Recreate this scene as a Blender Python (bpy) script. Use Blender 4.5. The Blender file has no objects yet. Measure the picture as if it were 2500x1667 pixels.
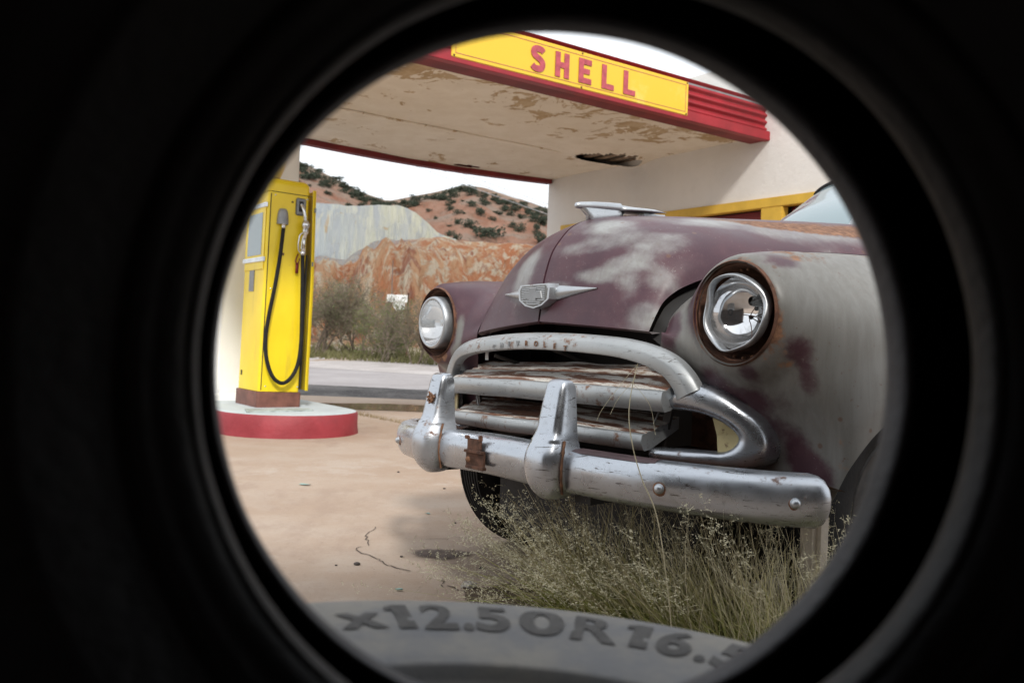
import bpy, bmesh, math, random
import numpy as np
from mathutils import Vector, Matrix, noise as mnoise
PI = math.pi
random.seed(7); np.random.seed(7)
scene = bpy.context.scene
COL = scene.collection

# ------------------------------------------------------------------ camera
cam_d = bpy.data.cameras.new('camera'); cam = bpy.data.objects.new('camera', cam_d); COL.objects.link(cam)
cam.matrix_world = Matrix.Translation((0, 0, .77)) @ Matrix.Rotation(PI/2, 4, 'X') @ Matrix.Rotation(.037, 4, 'Z')
cam_d.lens = 31.45; cam_d.sensor_width = 36; cam_d.clip_start = .01; cam_d.clip_end = 3000
cam_d.dof.use_dof = True; cam_d.dof.focus_distance = 2.35; cam_d.dof.aperture_fstop = 7.0
scene.camera = cam
# ------------------------------------------------------------------ world: hazy bright overcast over a Nishita sky
SUN_DIR = Vector((-.813*-.5 + -.583, -.583*-.5 + .813, -.92)).normalized()      # direction the light travels
SUN_EL = math.asin(-SUN_DIR.z); SUN_AZ = math.atan2(-SUN_DIR.x, -SUN_DIR.y)
w = bpy.data.worlds.new('World'); scene.world = w; w.use_nodes = True
nt = w.node_tree; nt.nodes.clear()
out = nt.nodes.new('ShaderNodeOutputWorld'); mixs = nt.nodes.new('ShaderNodeMixShader')
b1 = nt.nodes.new('ShaderNodeBackground'); b2 = nt.nodes.new('ShaderNodeBackground')
sky = nt.nodes.new('ShaderNodeTexSky'); sky.sky_type = 'NISHITA'; sky.sun_disc = False
sky.sun_elevation = SUN_EL; sky.sun_rotation = SUN_AZ; sky.dust_density = 4
nt.links.new(sky.outputs[0], b1.inputs[0]); b1.inputs[1].default_value = .1
b2.inputs[0].default_value = (.93, .965, 1, 1); b2.inputs[1].default_value = .95
tcw = nt.nodes.new('ShaderNodeTexCoord'); nzw = nt.nodes.new('ShaderNodeTexNoise'); nzw.inputs['Scale'].default_value = 2.2; nzw.inputs['Detail'].default_value = 5
rmw = nt.nodes.new('ShaderNodeMapRange'); rmw.inputs['From Min'].default_value = .3; rmw.inputs['From Max'].default_value = .7
rmw.inputs['To Min'].default_value = .8; rmw.inputs['To Max'].default_value = .96
nt.links.new(tcw.outputs['Generated'], nzw.inputs['Vector']); nt.links.new(nzw.outputs[0], rmw.inputs[0])
nt.links.new(rmw.outputs[0], mixs.inputs[0]); nt.links.new(b1.outputs[0], mixs.inputs[1]); nt.links.new(b2.outputs[0], mixs.inputs[2])
nt.links.new(mixs.outputs[0], out.inputs[0])
# ------------------------------------------------------------------ sun behind thin cloud
sd = bpy.data.lights.new('sun', 'SUN'); sd.energy = 2.0; sd.angle = math.radians(8); sd.color = (1, .95, .88)
so = bpy.data.objects.new('sun', sd); COL.objects.link(so)
so.rotation_euler = SUN_DIR.to_track_quat('-Z', 'Y').to_euler()
vs = scene.view_settings; vs.view_transform = 'Standard'; vs.look = 'None'; vs.gamma = 1; vs.exposure = 0.64
try: scene.cycles.max_bounces = 8; scene.cycles.transparent_max_bounces = 16; scene.cycles.sample_clamp_indirect = 6
except Exception: pass

# ------------------------------------------------------------------ helpers
def lin(r, g, b):
    f = lambda c: (c/255/12.92) if c <= 10.3 else ((c/255+.055)/1.055)**2.4
    return (f(r), f(g), f(b))
def sstep(a, b, x):
    t = np.clip((np.asarray(x, float)-a)/(b-a), 0, 1); return t*t*(3-2*t)
def fbm(p, o=4): return mnoise.fractal(Vector(p), 1.0, 2.0, o)

class Mat:
    def __init__(s, name):
        s.m = bpy.data.materials.new(name); s.m.use_nodes = True; s.t = s.m.node_tree
        s.b = s.t.nodes['Principled BSDF']; s.tc = s.t.nodes.new('ShaderNodeTexCoord')
    def N(s, t, **kw):
        n = s.t.nodes.new(t)
        for k, v in kw.items(): setattr(n, k, v)
        return n
    def put(s, sock, v):
        if isinstance(v, bpy.types.NodeSocket): s.t.links.new(v, sock)
        elif isinstance(v, (tuple, list)) and len(v) == 3 and sock.type == 'RGBA': sock.default_value = (*v, 1)
        else: sock.default_value = v
    def coord(s, st=(1, 1, 1), kind='Object', off=(0, 0, 0)):
        mp = s.N('ShaderNodeMapping'); mp.inputs['Scale'].default_value = st; mp.inputs['Location'].default_value = off
        s.t.links.new(s.tc.outputs[kind], mp.inputs[0]); return mp.outputs[0]
    def noise(s, sc, det=4, ro=.55, st=(1, 1, 1), dist=0, off=(0, 0, 0), kind='Object'):
        n = s.N('ShaderNodeTexNoise'); s.put(n.inputs['Vector'], s.coord(st, kind, off))
        n.inputs['Scale'].default_value = sc; n.inputs['Detail'].default_value = det; n.inputs['Roughness'].default_value = ro
        n.inputs['Distortion'].default_value = dist; return n.outputs[0]
    def voro(s, sc, st=(1, 1, 1), feat='F1'):
        n = s.N('ShaderNodeTexVoronoi', feature=feat); s.put(n.inputs['Vector'], s.coord(st)); n.inputs['Scale'].default_value = sc; return n.outputs[0]
    def rng(s, v, a, b, c=0, d=1, smooth=True):
        n = s.N('ShaderNodeMapRange', interpolation_type='SMOOTHSTEP' if smooth else 'LINEAR'); s.put(n.inputs[0], v)
        for i, x in zip((1, 2, 3, 4), (a, b, c, d)): n.inputs[i].default_value = x
        return n.outputs[0]
    def math(s, op, a, b=0., c=0.):
        n = s.N('ShaderNodeMath', operation=op); s.put(n.inputs[0], a); s.put(n.inputs[1], b); s.put(n.inputs[2], c); return n.outputs[0]
    def mix(s, f, a, b, mode='MIX'):
        n = s.N('ShaderNodeMix', data_type='RGBA', blend_type=mode); s.put(n.inputs[0], f); s.put(n.inputs[6], a); s.put(n.inputs[7], b); return n.outputs[2]
    def attr(s, name):
        n = s.N('ShaderNodeAttribute', attribute_name=name); return n.outputs['Fac']
    def sep(s, kind='Object'):
        n = s.N('ShaderNodeSeparateXYZ'); s.t.links.new(s.tc.outputs[kind], n.inputs[0]); return n.outputs
    def bump(s, h, st=.5, d=.01):
        n = s.N('ShaderNodeBump'); s.put(n.inputs['Height'], h); n.inputs['Strength'].default_value = st; n.inputs['Distance'].default_value = d
        s.t.links.new(n.outputs[0], s.b.inputs['Normal']); return s
    def fin(s, col=None, rough=.6, metal=0., spec=None):
        if col is not None: s.put(s.b.inputs['Base Color'], col)
        s.put(s.b.inputs['Roughness'], rough); s.put(s.b.inputs['Metallic'], metal)
        if spec is not None: s.b.inputs['Specular IOR Level'].default_value = spec
        return s.m
def plain(name, col, rough=.6, metal=0., var=.18, sc=6, bump=0, spec=None):
    m = Mat(name); n = m.noise(sc, 5, .6)
    a = tuple(c*(1-var) for c in col); b = tuple(min(1, c*(1+var)) for c in col)
    c = m.mix(m.rng(n, .3, .7), a, b)
    if bump: m.bump(m.noise(sc*9, 4), bump, .004)
    return m.fin(c, rough, metal, spec)

def link(name, me, mat, parent=None, loc=None):
    o = bpy.data.objects.new(name, me); COL.objects.link(o)
    if mat is not None and not me.materials: me.materials.append(mat)
    if parent is not None: o.parent = parent
    if loc is not None: o.location = loc
    return o
def mesh(name, v, f, mat=None, parent=None, smooth=True, loc=None):
    me = bpy.data.meshes.new(name); me.from_pydata([tuple(map(float, p)) for p in v], [], [tuple(map(int, q)) for q in f])
    me.update()
    if smooth: me.polygons.foreach_set('use_smooth', [True]*len(me.polygons))
    return link(name, me, mat, parent, loc)
def tag(o, label, cat, group=None):
    o['label'] = label; o['category'] = cat
    if group: o['group'] = group
    return o
def struct(o, k='structure'): o['kind'] = k; return o
def empty(name, loc=(0, 0, 0), rz=0, parent=None):
    o = bpy.data.objects.new(name, None); COL.objects.link(o); o.location = loc; o.rotation_euler = (0, 0, rz); o.empty_display_size = .1
    if parent: o.parent = parent
    return o
class MB:
    """collects primitives into one mesh"""
    def __init__(s): s.v = []; s.f = []
    def add(s, v, f):
        n = len(s.v); s.v += [tuple(map(float, p)) for p in v]; s.f += [tuple(int(i)+n for i in q) for q in f]; return s
    def box(s, a, b, M=None):
        x0, y0, z0 = a; x1, y1, z1 = b
        v = [(x0,y0,z0),(x1,y0,z0),(x1,y1,z0),(x0,y1,z0),(x0,y0,z1),(x1,y0,z1),(x1,y1,z1),(x0,y1,z1)]
        if M is not None: v = [tuple(M @ Vector(p)) for p in v]
        return s.add(v, [(0,3,2,1),(4,5,6,7),(0,1,5,4),(1,2,6,5),(2,3,7,6),(3,0,4,7)])
    def grid(s, P, cu=False, cv=False, flip=False):
        P = np.asarray(P, float); n, m, _ = P.shape; f = []
        for i in range(n if cu else n-1):
            for j in range(m if cv else m-1):
                q = (i*m+j, ((i+1) % n)*m+j, ((i+1) % n)*m+(j+1) % m, i*m+(j+1) % m)
                f.append(q[::-1] if flip else q)
        return s.add(P.reshape(-1, 3), f)
    def tube(s, path, r, n=8, cap=True):
        path = [Vector(p) for p in path]; rs = r if isinstance(r, (list, tuple, np.ndarray)) else [r]*len(path)
        rings = []; up = None
        for i, p in enumerate(path):
            t = (path[min(i+1, len(path)-1)]-path[max(i-1, 0)]).normalized()
            if up is None: up = t.orthogonal().normalized()
            up = (up - t*up.dot(t)).normalized(); sd_ = t.cross(up)
            rings.append([p+(up*math.cos(a)+sd_*math.sin(a))*rs[i] for a in [2*PI*k/n for k in range(n)]])
        b = len(s.v); s.grid([[tuple(q) for q in R] for R in rings], cv=True)
        if cap: s.f.append(tuple(b+k for k in range(n))[::-1]); s.f.append(tuple(b+(len(path)-1)*n+k for k in range(n)))
        return s
    def rev(s, prof, n=48, M=None, a0=0, a1=2*PI):
        """prof: (r, h) about local z"""
        full = abs(a1-a0-2*PI) < 1e-6; k = n if full else n+1
        P = [[Vector((r*math.cos(a0+(a1-a0)*i/n), r*math.sin(a0+(a1-a0)*i/n), h)) for r, h in prof] for i in range(k)]
        if M is not None: P = [[M @ p for p in row] for row in P]
        return s.grid([[tuple(p) for p in row] for row in P], cu=full)
    def obj(s, name, mat, parent=None, smooth=True, loc=None, bevel=0):
        o = mesh(name, s.v, s.f, mat, parent, smooth, loc)
        if bevel:
            bm = bmesh.new(); bm.from_mesh(o.data)
            bmesh.ops.bevel(bm, geom=bm.edges[:], offset=bevel, segments=2, affect='EDGES', clamp_overlap=True)
            bm.to_mesh(o.data); bm.free()
        return o
def sharp(o, ang=35):
    me = o.data
    if hasattr(me, 'set_sharp_from_angle'): me.set_sharp_from_angle(angle=math.radians(ang))
    return o
def fixn(o):
    bm = bmesh.new(); bm.from_mesh(o.data); bmesh.ops.recalc_face_normals(bm, faces=bm.faces[:]); bm.to_mesh(o.data); bm.free(); return o
def crs(P, n):
    """Catmull-Rom through control points (k, ...) with n steps per span"""
    P = np.asarray(P, float); k = len(P); o = []
    Q = np.concatenate([[2*P[0]-P[1]], P, [2*P[-1]-P[-2]]])
    for i in range(k-1):
        a, b, c, d = Q[i:i+4]
        for j in range(n):
            t = j/n; o.append(.5*((2*b)+(c-a)*t+(2*a-5*b+4*c-d)*t*t+(3*b-a-3*c+d)*t**3))
    o.append(P[-1]); return np.array(o)
def patch(G, nu, nv):
    G = crs(np.asarray(G, float), nu); return np.swapaxes(crs(np.swapaxes(G, 0, 1), nv), 0, 1)
def text_mesh(txt, size=1, offset=0, extrude=0):
    c = bpy.data.curves.new('t', 'FONT'); c.body = txt; c.size = size; c.offset = offset; c.extrude = extrude; c.resolution_u = 4
    o = bpy.data.objects.new('t', c); COL.objects.link(o); bpy.context.view_layer.update()
    dg = bpy.context.evaluated_depsgraph_get(); me = bpy.data.meshes.new_from_object(o.evaluated_get(dg))
    bpy.data.objects.remove(o); bpy.data.curves.remove(c); me.materials.clear(); return me
def copy_tree(o, parent=None):
    c = o.copy(); COL.objects.link(c)
    if parent is not None: c.parent = parent
    for ch in list(o.children): copy_tree(ch, c)
    return c
def attr_set(o, name, vals):
    a = o.data.attributes.new(name, 'FLOAT', 'POINT'); a.data.foreach_set('value', np.asarray(vals, np.float32))

# the station's own axes: Q runs out from the office front under the canopy, S runs along the front
ST_O = Vector((2.44, 8.46, 0)); EQ = Vector((-.813, -.583, 0)); ES = Vector((-.583, .813, 0))
def st(q, s, z): return tuple(ST_O + EQ*q + ES*s + Vector((0, 0, z)))
# ------------------------------------------------------------------ materials
M = {}
def m_concrete():
    m = Mat('stained_concrete'); a = m.noise(.7, 7, .65, (1, 1.6, 1)); b = m.noise(3.2, 6, .7); c = m.noise(42, 4, .75); d = m.noise(170, 3, .7); e = m.noise(420, 2, .6)
    col = m.mix(m.rng(a, .38, .62), (.385, .29, .222), (.43, .34, .272))
    col = m.mix(m.rng(b, .42, .66, 0, .4), col, (.46, .39, .33))
    col = m.mix(m.rng(m.noise(1.5, 7, .75, (1, .5, 1), off=(3, 1, 0)), .52, .66, 0, .55), col, (.33, .245, .195))
    col = m.mix(m.rng(m.noise(.9, 8, .8, off=(9, 2, 0)), .56, .62, 0, .35), col, (.50, .44, .39))
    col = m.mix(m.rng(c, .55, .72, 0, .45), col, (.24, .18, .145)); col = m.mix(m.rng(d, .56, .72, 0, .5), col, (.55, .48, .41)); col = m.mix(m.rng(e, .6, .75, 0, .5), col, (.19, .15, .125))
    col = m.mix(m.rng(m.voro(14), .02, .045, .8, 0), col, (.12, .09, .075))
    m.bump(m.math('ADD', m.math('MULTIPLY', c, .5), m.math('ADD', d, m.math('MULTIPLY', e, .5))), .5, .004); return m.fin(col, .92, spec=.15)
M['concrete'] = m_concrete()
def m_earth(name, c1, c2, sc=2., bump=.6, c3=None):
    m = Mat(name); a = m.noise(sc, 6, .62); b = m.noise(sc*14, 4, .65)
    col = m.mix(m.rng(a, .32, .68), c1, c2)
    if c3: col = m.mix(m.rng(b, .5, .75, 0, .8), col, c3)
    m.bump(b, bump, .03); return m.fin(col, .95, spec=.15)
M['dirt'] = m_earth('dry_dirt', (.27, .2, .15), (.36, .30, .25), .8, .5, (.22, .18, .15))
M['gravel'] = m_earth('pale_gravel', (.36, .33, .32), (.46, .43, .42), 1.2, .8, (.25, .24, .24))
M['asphalt'] = m_earth('worn_asphalt', (.28, .26, .26), (.34, .32, .32), .5, .4, (.24, .22, .22))
M['darkgravel'] = m_earth('dark_tar_gravel', (.075, .07, .07), (.16, .15, .145), 1.8, 1., (.26, .25, .24))
m = Mat('puddle_water'); M['water'] = m.fin((.17, .105, .06), .02, spec=.7)
# --- car paint: faded maroon over grey primer with rust
def m_paint(name, lo=.1, hi=.95, amp=.8, g1=(.23, .232, .222), g2=(.285, .295, .292)):
    m = Mat(name); pr = m.attr('primer'); ru = m.attr('rust')
    n1 = m.noise(9, 6, .62, (1, 1, 1)); n2 = m.noise(55, 5, .68); n3 = m.noise(260, 3, .7); st_ = m.noise(44, 5, .65, (1, 1, .09), dist=.5)
    pf = m.rng(m.math('ADD', pr, m.math('MULTIPLY', m.math('SUBTRACT', m.math('ADD', m.math('MULTIPLY', n1, .55), m.math('MULTIPLY', n2, .45)), .5), amp)), lo, hi)
    maroon = m.mix(m.rng(n1, .3, .7), (.050, .019, .029), (.078, .033, .043))
    maroon = m.mix(m.rng(n3, .58, .78, 0, .22), maroon, (.2, .14, .14))
    gray = m.mix(m.rng(st_, .32, .68), g1, g2)
    gray = m.mix(m.rng(n2, .55, .75, 0, .4), gray, (.19, .165, .148))
    col = m.mix(pf, maroon, gray)
    col = m.mix(m.rng(n3, .70, .78, 0, .5), col, (.09, .05, .04))
    rf = m.rng(m.math('ADD', ru, m.math('MULTIPLY', m.math('SUBTRACT', m.math('ADD', m.math('MULTIPLY', n2, .55), m.math('MULTIPLY', n1, .45)), .5), 1.3)), .42, .66)
    rust = m.mix(m.rng(n2, .35, .7), (.10, .045, .026), (.27, .14, .08))
    rust = m.mix(m.rng(n3, .55, .8, 0, .6), rust, (.33, .19, .13))
    col = m.mix(rf, col, rust)
    chip = m.rng(m.noise(75, 6, .82, off=(2, 7, 1)), .615, .63, 0, .75); col = m.mix(m.math('MULTIPLY', chip, m.rng(n1, .42, .6)), col, m.mix(pf, (.26, .25, .235), (.115, .062, .045)))
    scr = m.rng(m.noise(22, 6, .75, (1.2, 6, 7), dist=1.8), .63, .65, 0, .5); col = m.mix(scr, col, (.16, .10, .08))
    vor = m.voro(13); col = m.mix(m.rng(vor, .06, .11, .7, 0), col, (.12, .06, .04))
    rough = m.rng(n1, .3, .7, .34, .5); rough = m.mix(rf, rough, (.85, .85, .85))
    m.bump(m.math('ADD', m.math('MULTIPLY', n3, .35), m.math('MULTIPLY', rf, .4)), .12, .002)
    return m.fin(col, rough, spec=.42)
M['paint'] = m_paint('faded_maroon_paint'); M['paint2'] = m_paint('scraped_maroon_paint', .14, .84, 1.25, (.148, .144, .132), (.180, .178, .168))
def m_chrome(name, base=(.46, .48, .50), rust=.0, ro=(.2, .42), scr=1., met=.88):
    m = Mat(name); n1 = m.noise(7, 5, .6); n2 = m.noise(38, 5, .66); sc = m.noise(16, 6, .72, (.7, 1, 7), dist=1.6); n3 = m.noise(200, 3)
    col = m.mix(m.rng(n1, .3, .7), tuple(c*.84 for c in base), base)
    col = m.mix(m.rng(n2, .56, .78, 0, .45), col, (.20, .19, .18))
    scratch = m.rng(sc, .60, .635, 0, .85*scr); s2 = m.rng(m.noise(30, 6, .75, (5, 1, .9), dist=2.2, off=(4, 0, 2)), .62, .65, 0, .6*scr); col = m.mix(s2, col, (.10, .08, .065)); col = m.mix(scratch, col, (.06, .045, .035))
    rf = m.rng(m.math('ADD', m.math('MULTIPLY', n1, .5), m.math('MULTIPLY', n2, .5)), .60-rust, .70-rust)
    col = m.mix(rf, col, m.mix(n3, (.12, .05, .025), (.23, .12, .07)))
    rough = m.rng(n1, .3, .72, *ro); rough = m.mix(rf, rough, (.85, .85, .85))
    met_ = m.math('MULTIPLY', m.math('SUBTRACT', 1., rf), met)
    m.bump(m.math('SUBTRACT', m.math('MULTIPLY', n2, .25), scratch), .12, .002); return m.fin(col, rough, met_)
M['chrome'] = m_chrome('weathered_chrome', (.50, .53, .575), .015, (.16, .46))
M['chrome2'] = m_chrome('dull_pitted_chrome', (.50, .525, .55), .015, (.3, .48), .4, .8)
M['dullbar'] = m_chrome('dull_grey_aluminium_paint', (.41, .43, .44), .055, (.36, .55), .8, .5)
M['mirror'] = m_chrome('bright_chrome', (.82, .83, .85), -.2, (.03, .1), 0)
def m_rustpanel():
    m = Mat('rusty_grooved_metal'); g = m.noise(9, 7, .74, (.5, 5, 3)); h = m.noise(40, 4, .7); k = m.noise(3, 3)
    col = m.mix(m.rng(g, .47, .51), (.56, .54, .50), (.15, .068, .042)); col = m.mix(m.rng(h, .5, .72, 0, .7), col, (.27, .16, .09))
    col = m.mix(m.rng(k, .5, .7, 0, .4), col, (.11, .05, .032)); m.bump(g, .3, .004); return m.fin(col, .75)
M['rustpanel'] = m_rustpanel()
M['rust'] = plain('brown_rust', (.11, .05, .03), .9, 0, .5, 30, .5)
M['rustlight'] = plain('orange_rust_scale', (.20, .10, .055), .9, 0, .5, 45, .6)
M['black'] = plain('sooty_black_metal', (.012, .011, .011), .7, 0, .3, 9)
M['darkmetal'] = plain('dark_grimy_metal', (.045, .04, .037), .6, .3, .5, 20)
M['rubber'] = plain('black_tyre_rubber', (.012, .012, .013), .75, 0, .3, 12, .25, .25)
M['tyreblack'] = plain('matt_black_rubber', (.006, .006, .007), .55, 0, .4, 14, .3, .25)
def m_oldtyre():
    m = Mat('dusty_grey_rubber'); a = m.noise(7, 6, .65); b = m.noise(60, 4, .7)
    col = m.mix(m.rng(a, .34, .66), (.15, .152, .16), (.23, .215, .19)); col = m.mix(m.rng(b, .5, .8, 0, .4), col, (.11, .112, .122))
    m.bump(b, .25, .003); return m.fin(col, .8, spec=.3)
M['oldtyre'] = m_oldtyre()
M['oldletter'] = plain('dark_raised_rubber', (.055, .052, .05), .8, 0, .3, 40, .2)
# --- glass
m = Mat('car_glass'); m.b.inputs['Transmission Weight'].default_value = 1; m.b.inputs['IOR'].default_value = 1.45; M['glass'] = m.fin((.75, .85, .86), .03)
def m_thin(name, col, alpha, rough=.05):
    m = Mat(name); m.b.inputs['Alpha'].default_value = alpha; return m.fin(col, rough, 0, .8)
M['windshield'] = m_thin('hazy_windscreen_glass', (.30, .385, .42), .78, .06)
M['lens'] = m_thin('clear_headlight_glass', (.7, .75, .78), .30, .06)
M['shard'] = m_thin('broken_headlight_glass', (.35, .37, .38), .16, .03)
m = Mat('cream_lamp_plastic'); n = m.noise(16, 5, .7); c = m.mix(m.rng(n, .55, .66), (.55, .46, .24), (.12, .05, .03)); M['cream'] = m.fin(c, .5)
# --- station
def m_yellow():
    m = Mat('yellow_enamel_paint'); a = m.noise(2.5, 4); b = m.noise(22, 5, .7); c = m.noise(5, 5, .7, (1, 1, .25))
    col = m.mix(m.rng(a, .3, .7), (.78, .57, .010), (.84, .65, .018)); col = m.mix(m.rng(c, .62, .8, 0, .3), col, (.62, .50, .14))
    col = m.mix(m.rng(b, .66, .74, 0, .6), col, (.3, .19, .05)); col = m.mix(m.rng(m.noise(7, 6, .75, (1, 1, .12)), .55, .75, 0, .35), col, (.42, .30, .06)); return m.fin(col, .38, spec=.5)
M['yellow'] = m_yellow()
M['yellowtrim'] = plain('yellow_ochre_trim_paint', (.60, .38, .05), .6, 0, .12, 4, .15)
M['red'] = plain('red_gloss_paint', (.27, .012, .020), .45, 0, .22, 3, .1)
M['reddark'] = plain('dull_red_paint', (.17, .012, .015), .6, 0, .25, 3, .1)
M['redletter'] = plain('faded_red_lettering', (.40, .065, .085), .5, 0, .22, 22)
def m_kerb():
    m = Mat('red_kerb_paint'); a = m.noise(3, 5, .65); b = m.noise(18, 5, .7)
    col = m.mix(m.rng(a, .35, .7), (.22, .018, .026), (.31, .036, .048)); col = m.mix(m.rng(b, .68, .76, 0, .7), col, (.5, .45, .42))
    col = m.mix(m.rng(m.noise(1.6, 4), .6, .75, 0, .6), col, (.13, .045, .05)); m.bump(b, .4, .01); return m.fin(col, .6)
M['kerb'] = m_kerb()
M['islandtop'] = plain('pale_blue_grey_paint', (.47, .53, .56), .7, 0, .1, 4, .2)
def m_stucco(name, col, var=.1):
    m = Mat(name); a = m.noise(1.1, 5, .6); b = m.noise(24, 5, .65); c = m.noise(5, 4)
    k = m.mix(m.rng(a, .3, .7), tuple(x*(1-var) for x in col), col); k = m.mix(m.rng(c, .6, .8, 0, .3), k, tuple(x*.8 for x in col))
    m.bump(m.math('ADD', b, m.math('MULTIPLY', c, 1.5)), .35, .01); return m.fin(k, .9, spec=.2)
M['stucco'] = m_stucco('white_stucco', (.72, .70, .67)); M['pillar'] = m_stucco('white_painted_plaster', (.86, .87, .86), .06)
def m_soffit():
    m = Mat('peeling_cream_plaster'); a = m.noise(2.6, 8, .7, (1, 1, 1), dist=.5); b = m.noise(5, 6, .7); big = m.noise(.5, 3)
    col = m.mix(m.rng(b, .3, .7), (.74, .67, .57), (.82, .76, .67))
    att = m.attr('peel'); pe = m.rng(m.math('ADD', a, m.math('MULTIPLY', att, .16)), .55, .575)
    col = m.mix(m.rng(big, .45, .65, 0, .3), col, (.68, .59, .47))
    col = m.mix(pe, col, m.mix(m.rng(b, .35, .65), (.42, .30, .17), (.55, .43, .29)))
    m.bump(m.math('SUBTRACT', b, m.math('MULTIPLY', pe, 1.2)), .3, .006); return m.fin(col, .9, spec=.2)
M['soffit'] = m_soffit()
def m_sign():
    m = Mat('yellow_enamel_sign'); a = m.noise(2.2, 6, .65); b = m.noise(30, 4)
    col = m.mix(m.rng(a, .5, .72, 0, .7), (.70, .47, .03), (.78, .64, .22)); col = m.mix(m.rng(b, .74, .8, 0, .6), col, (.3, .16, .05)); return m.fin(col, .4)
M['sign'] = m_sign()
M['grey'] = plain('grey_cast_metal', (.24, .25, .26), .5, .3, .15, 8)
M['steel'] = plain('polished_aluminium', (.62, .63, .64), .25, .9, .1, 10)
M['brownbase'] = plain('brown_primer_metal', (.155, .062, .045), .6, .1, .3, 9, .2)
M['whitepaint'] = plain('white_paint', (.72, .73, .73), .5, 0, .08, 5)
M['wood'] = plain('weathered_wood', (.24, .18, .13), .85, 0, .3, 14, .4)
M['beige'] = plain('dusty_concrete_block', (.46, .41, .35), .9, 0, .15, 14, .3)
M['tin'] = plain('dark_rusted_tin', (.09, .06, .045), .8, .2, .4, 3, .2)
M['beadrubber'] = plain('lit_edge_grey_rubber', (.035, .035, .04), .6, 0, .4, 20, .3, .4)  # far bead only: lighter grey puts its lit edge into the colour
# ------------------------------------------------------------------ ground, pavement, road
def road_near(x): return 13.3 - .15*x
def road_far(x): return 18.2 - .62*x
def gz(x, y):
    return -.03 + .36*float(sstep(0, 11, y-road_far(min(x, 14))))
def build_ground():
    ys = np.concatenate([np.linspace(-60, -4, 8), np.linspace(-3, 46, 60), np.linspace(50, 700, 16)])
    xs = np.concatenate([np.linspace(-700, -45, 10), np.linspace(-40, 30, 60), np.linspace(40, 700, 10)])
    P = [[(x, y, gz(x, y) + (.025*fbm((x*.5, y*.5, 0)) if y > 22 else 0)) for y in ys] for x in xs]
    struct(MB().grid(P, flip=False).obj('ground', M['dirt']))
build_ground()
def sheet(name, poly, z, mat, kind='structure', n=1, parent=None):
    o = mesh(name, [(x, y, z) for x, y in poly], [tuple(range(len(poly)))], mat, parent, False)
    if kind: struct(o, kind)
    return o
xs = np.linspace(-45, 13, 40)
def strip(name, lo, hi, z, mat, nz=0, rows=2):
    P = []
    for x in xs:
        r = []
        for k in range(rows):
            t = k/(rows-1); y = lo(x)*(1-t)+hi(x)*t + .18*mnoise.noise(Vector((x*.7, k*3.1, 5)))
            r.append((x, y, z + (nz*math.sin(PI*t)*(1+.7*mnoise.noise(Vector((x*2, y*2, 2)))) if nz else 0)))
        P.append(r)
    return struct(MB().grid(P, flip=False).obj(name, mat))
strip('road', lambda x: road_near(x)-.4, lambda x: road_far(x)+.3, -.022, M['asphalt'])
P = []
for x in xs:
    P.append([(x, road_far(x)+k*1.4 + .3*mnoise.noise(Vector((x*.6, k, 0))), gz(x, road_far(x)+k*1.4)+.012) for k in range(0, 4)])
struct(MB().grid(P).obj('gravel_shoulder', M['gravel']))
xs = np.linspace(-45, 13, 240)
strip('tar_gravel_berm', lambda x: 11.4, lambda x: road_near(x)+.1, -.02, M['darkgravel'], .05, 9)
# concrete forecourt in two slabs with an open joint, slightly undulating
def slab(name, test):
    bm = bmesh.new()
    vs_ = [bm.verts.new((x, y, 0)) for x, y in ((-16, -5), (10, -5), (10, 11.1), (-16, 11.35))]; bm.faces.new(vs_)
    co = ST_O + EQ*test[0]
    g = bmesh.ops.bisect_plane(bm, geom=bm.verts[:]+bm.edges[:]+bm.faces[:], plane_co=co, plane_no=EQ*test[1], clear_outer=True)
    g = bmesh.ops.extrude_face_region(bm, geom=bm.faces[:]); bmesh.ops.translate(bm, vec=(0, 0, -.12), verts=[v for v in g['geom'] if isinstance(v, bmesh.types.BMVert)])
    bmesh.ops.recalc_face_normals(bm, faces=bm.faces[:])
    me = bpy.data.meshes.new(name); bm.to_mesh(me); bm.free(); return link(name, me, M['concrete'])
pave = struct(slab('pavement', (3.01, -1))); struct(slab('pavement_under_canopy', (2.99, 1)))
M['soil'] = m_earth('dark_soil', (.12, .085, .06), (.2, .15, .11), 6, .8, (.28, .22, .14))
# soil strip where the grass grows by the car
random.seed(3)
pts = []
for k in range(40):
    a = 2*PI*k/40; r = 1+.12*math.sin(3*a+1)+.06*random.uniform(-1, 1)
    lx, ly = math.cos(a)*1.25*r, math.sin(a)*.42*r
    pts.append((.78+lx*.60-ly*.8, 1.92-lx*.8-ly*.6))
sheet('soil_strip', pts, .004, M['soil'])
# puddle lying behind the island
pts = []
for k in range(48):
    a = 2*PI*k/48; r = 1+.12*math.sin(2*a+.5)+.10*math.sin(5*a)
    pts.append((-1.35+1.3*math.cos(a)*r, 9.75+.5*math.sin(a)*r))
sheet('puddle_water', pts, .004, M['water'])
pts = [(x+.0, y) for x, y in pts]
M['crackdirt'] = plain('crack_dirt', (.10, .075, .06), .95, 0, .4, 60)
def crack(pts, w=.004):
    v = []; f = []
    random.seed(len(pts)); Pp = []
    for a, b in zip(pts[:-1], pts[1:]):
        for k in range(5):
            t = k/5; Pp.append((a[0]+(b[0]-a[0])*t+random.uniform(-.008, .008), a[1]+(b[1]-a[1])*t+random.uniform(-.014, .014)))
    for i, p in enumerate(Pp):
        ww = w*random.uniform(.3, 1.2); v += [(p[0]-ww, p[1], .003), (p[0]+ww, p[1]+.004, .003)]
        if i: n = 2*i; f.append((n-2, n-1, n+1, n))
    return mesh('crack', v, f, M['crackdirt'], pave, False)
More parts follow.
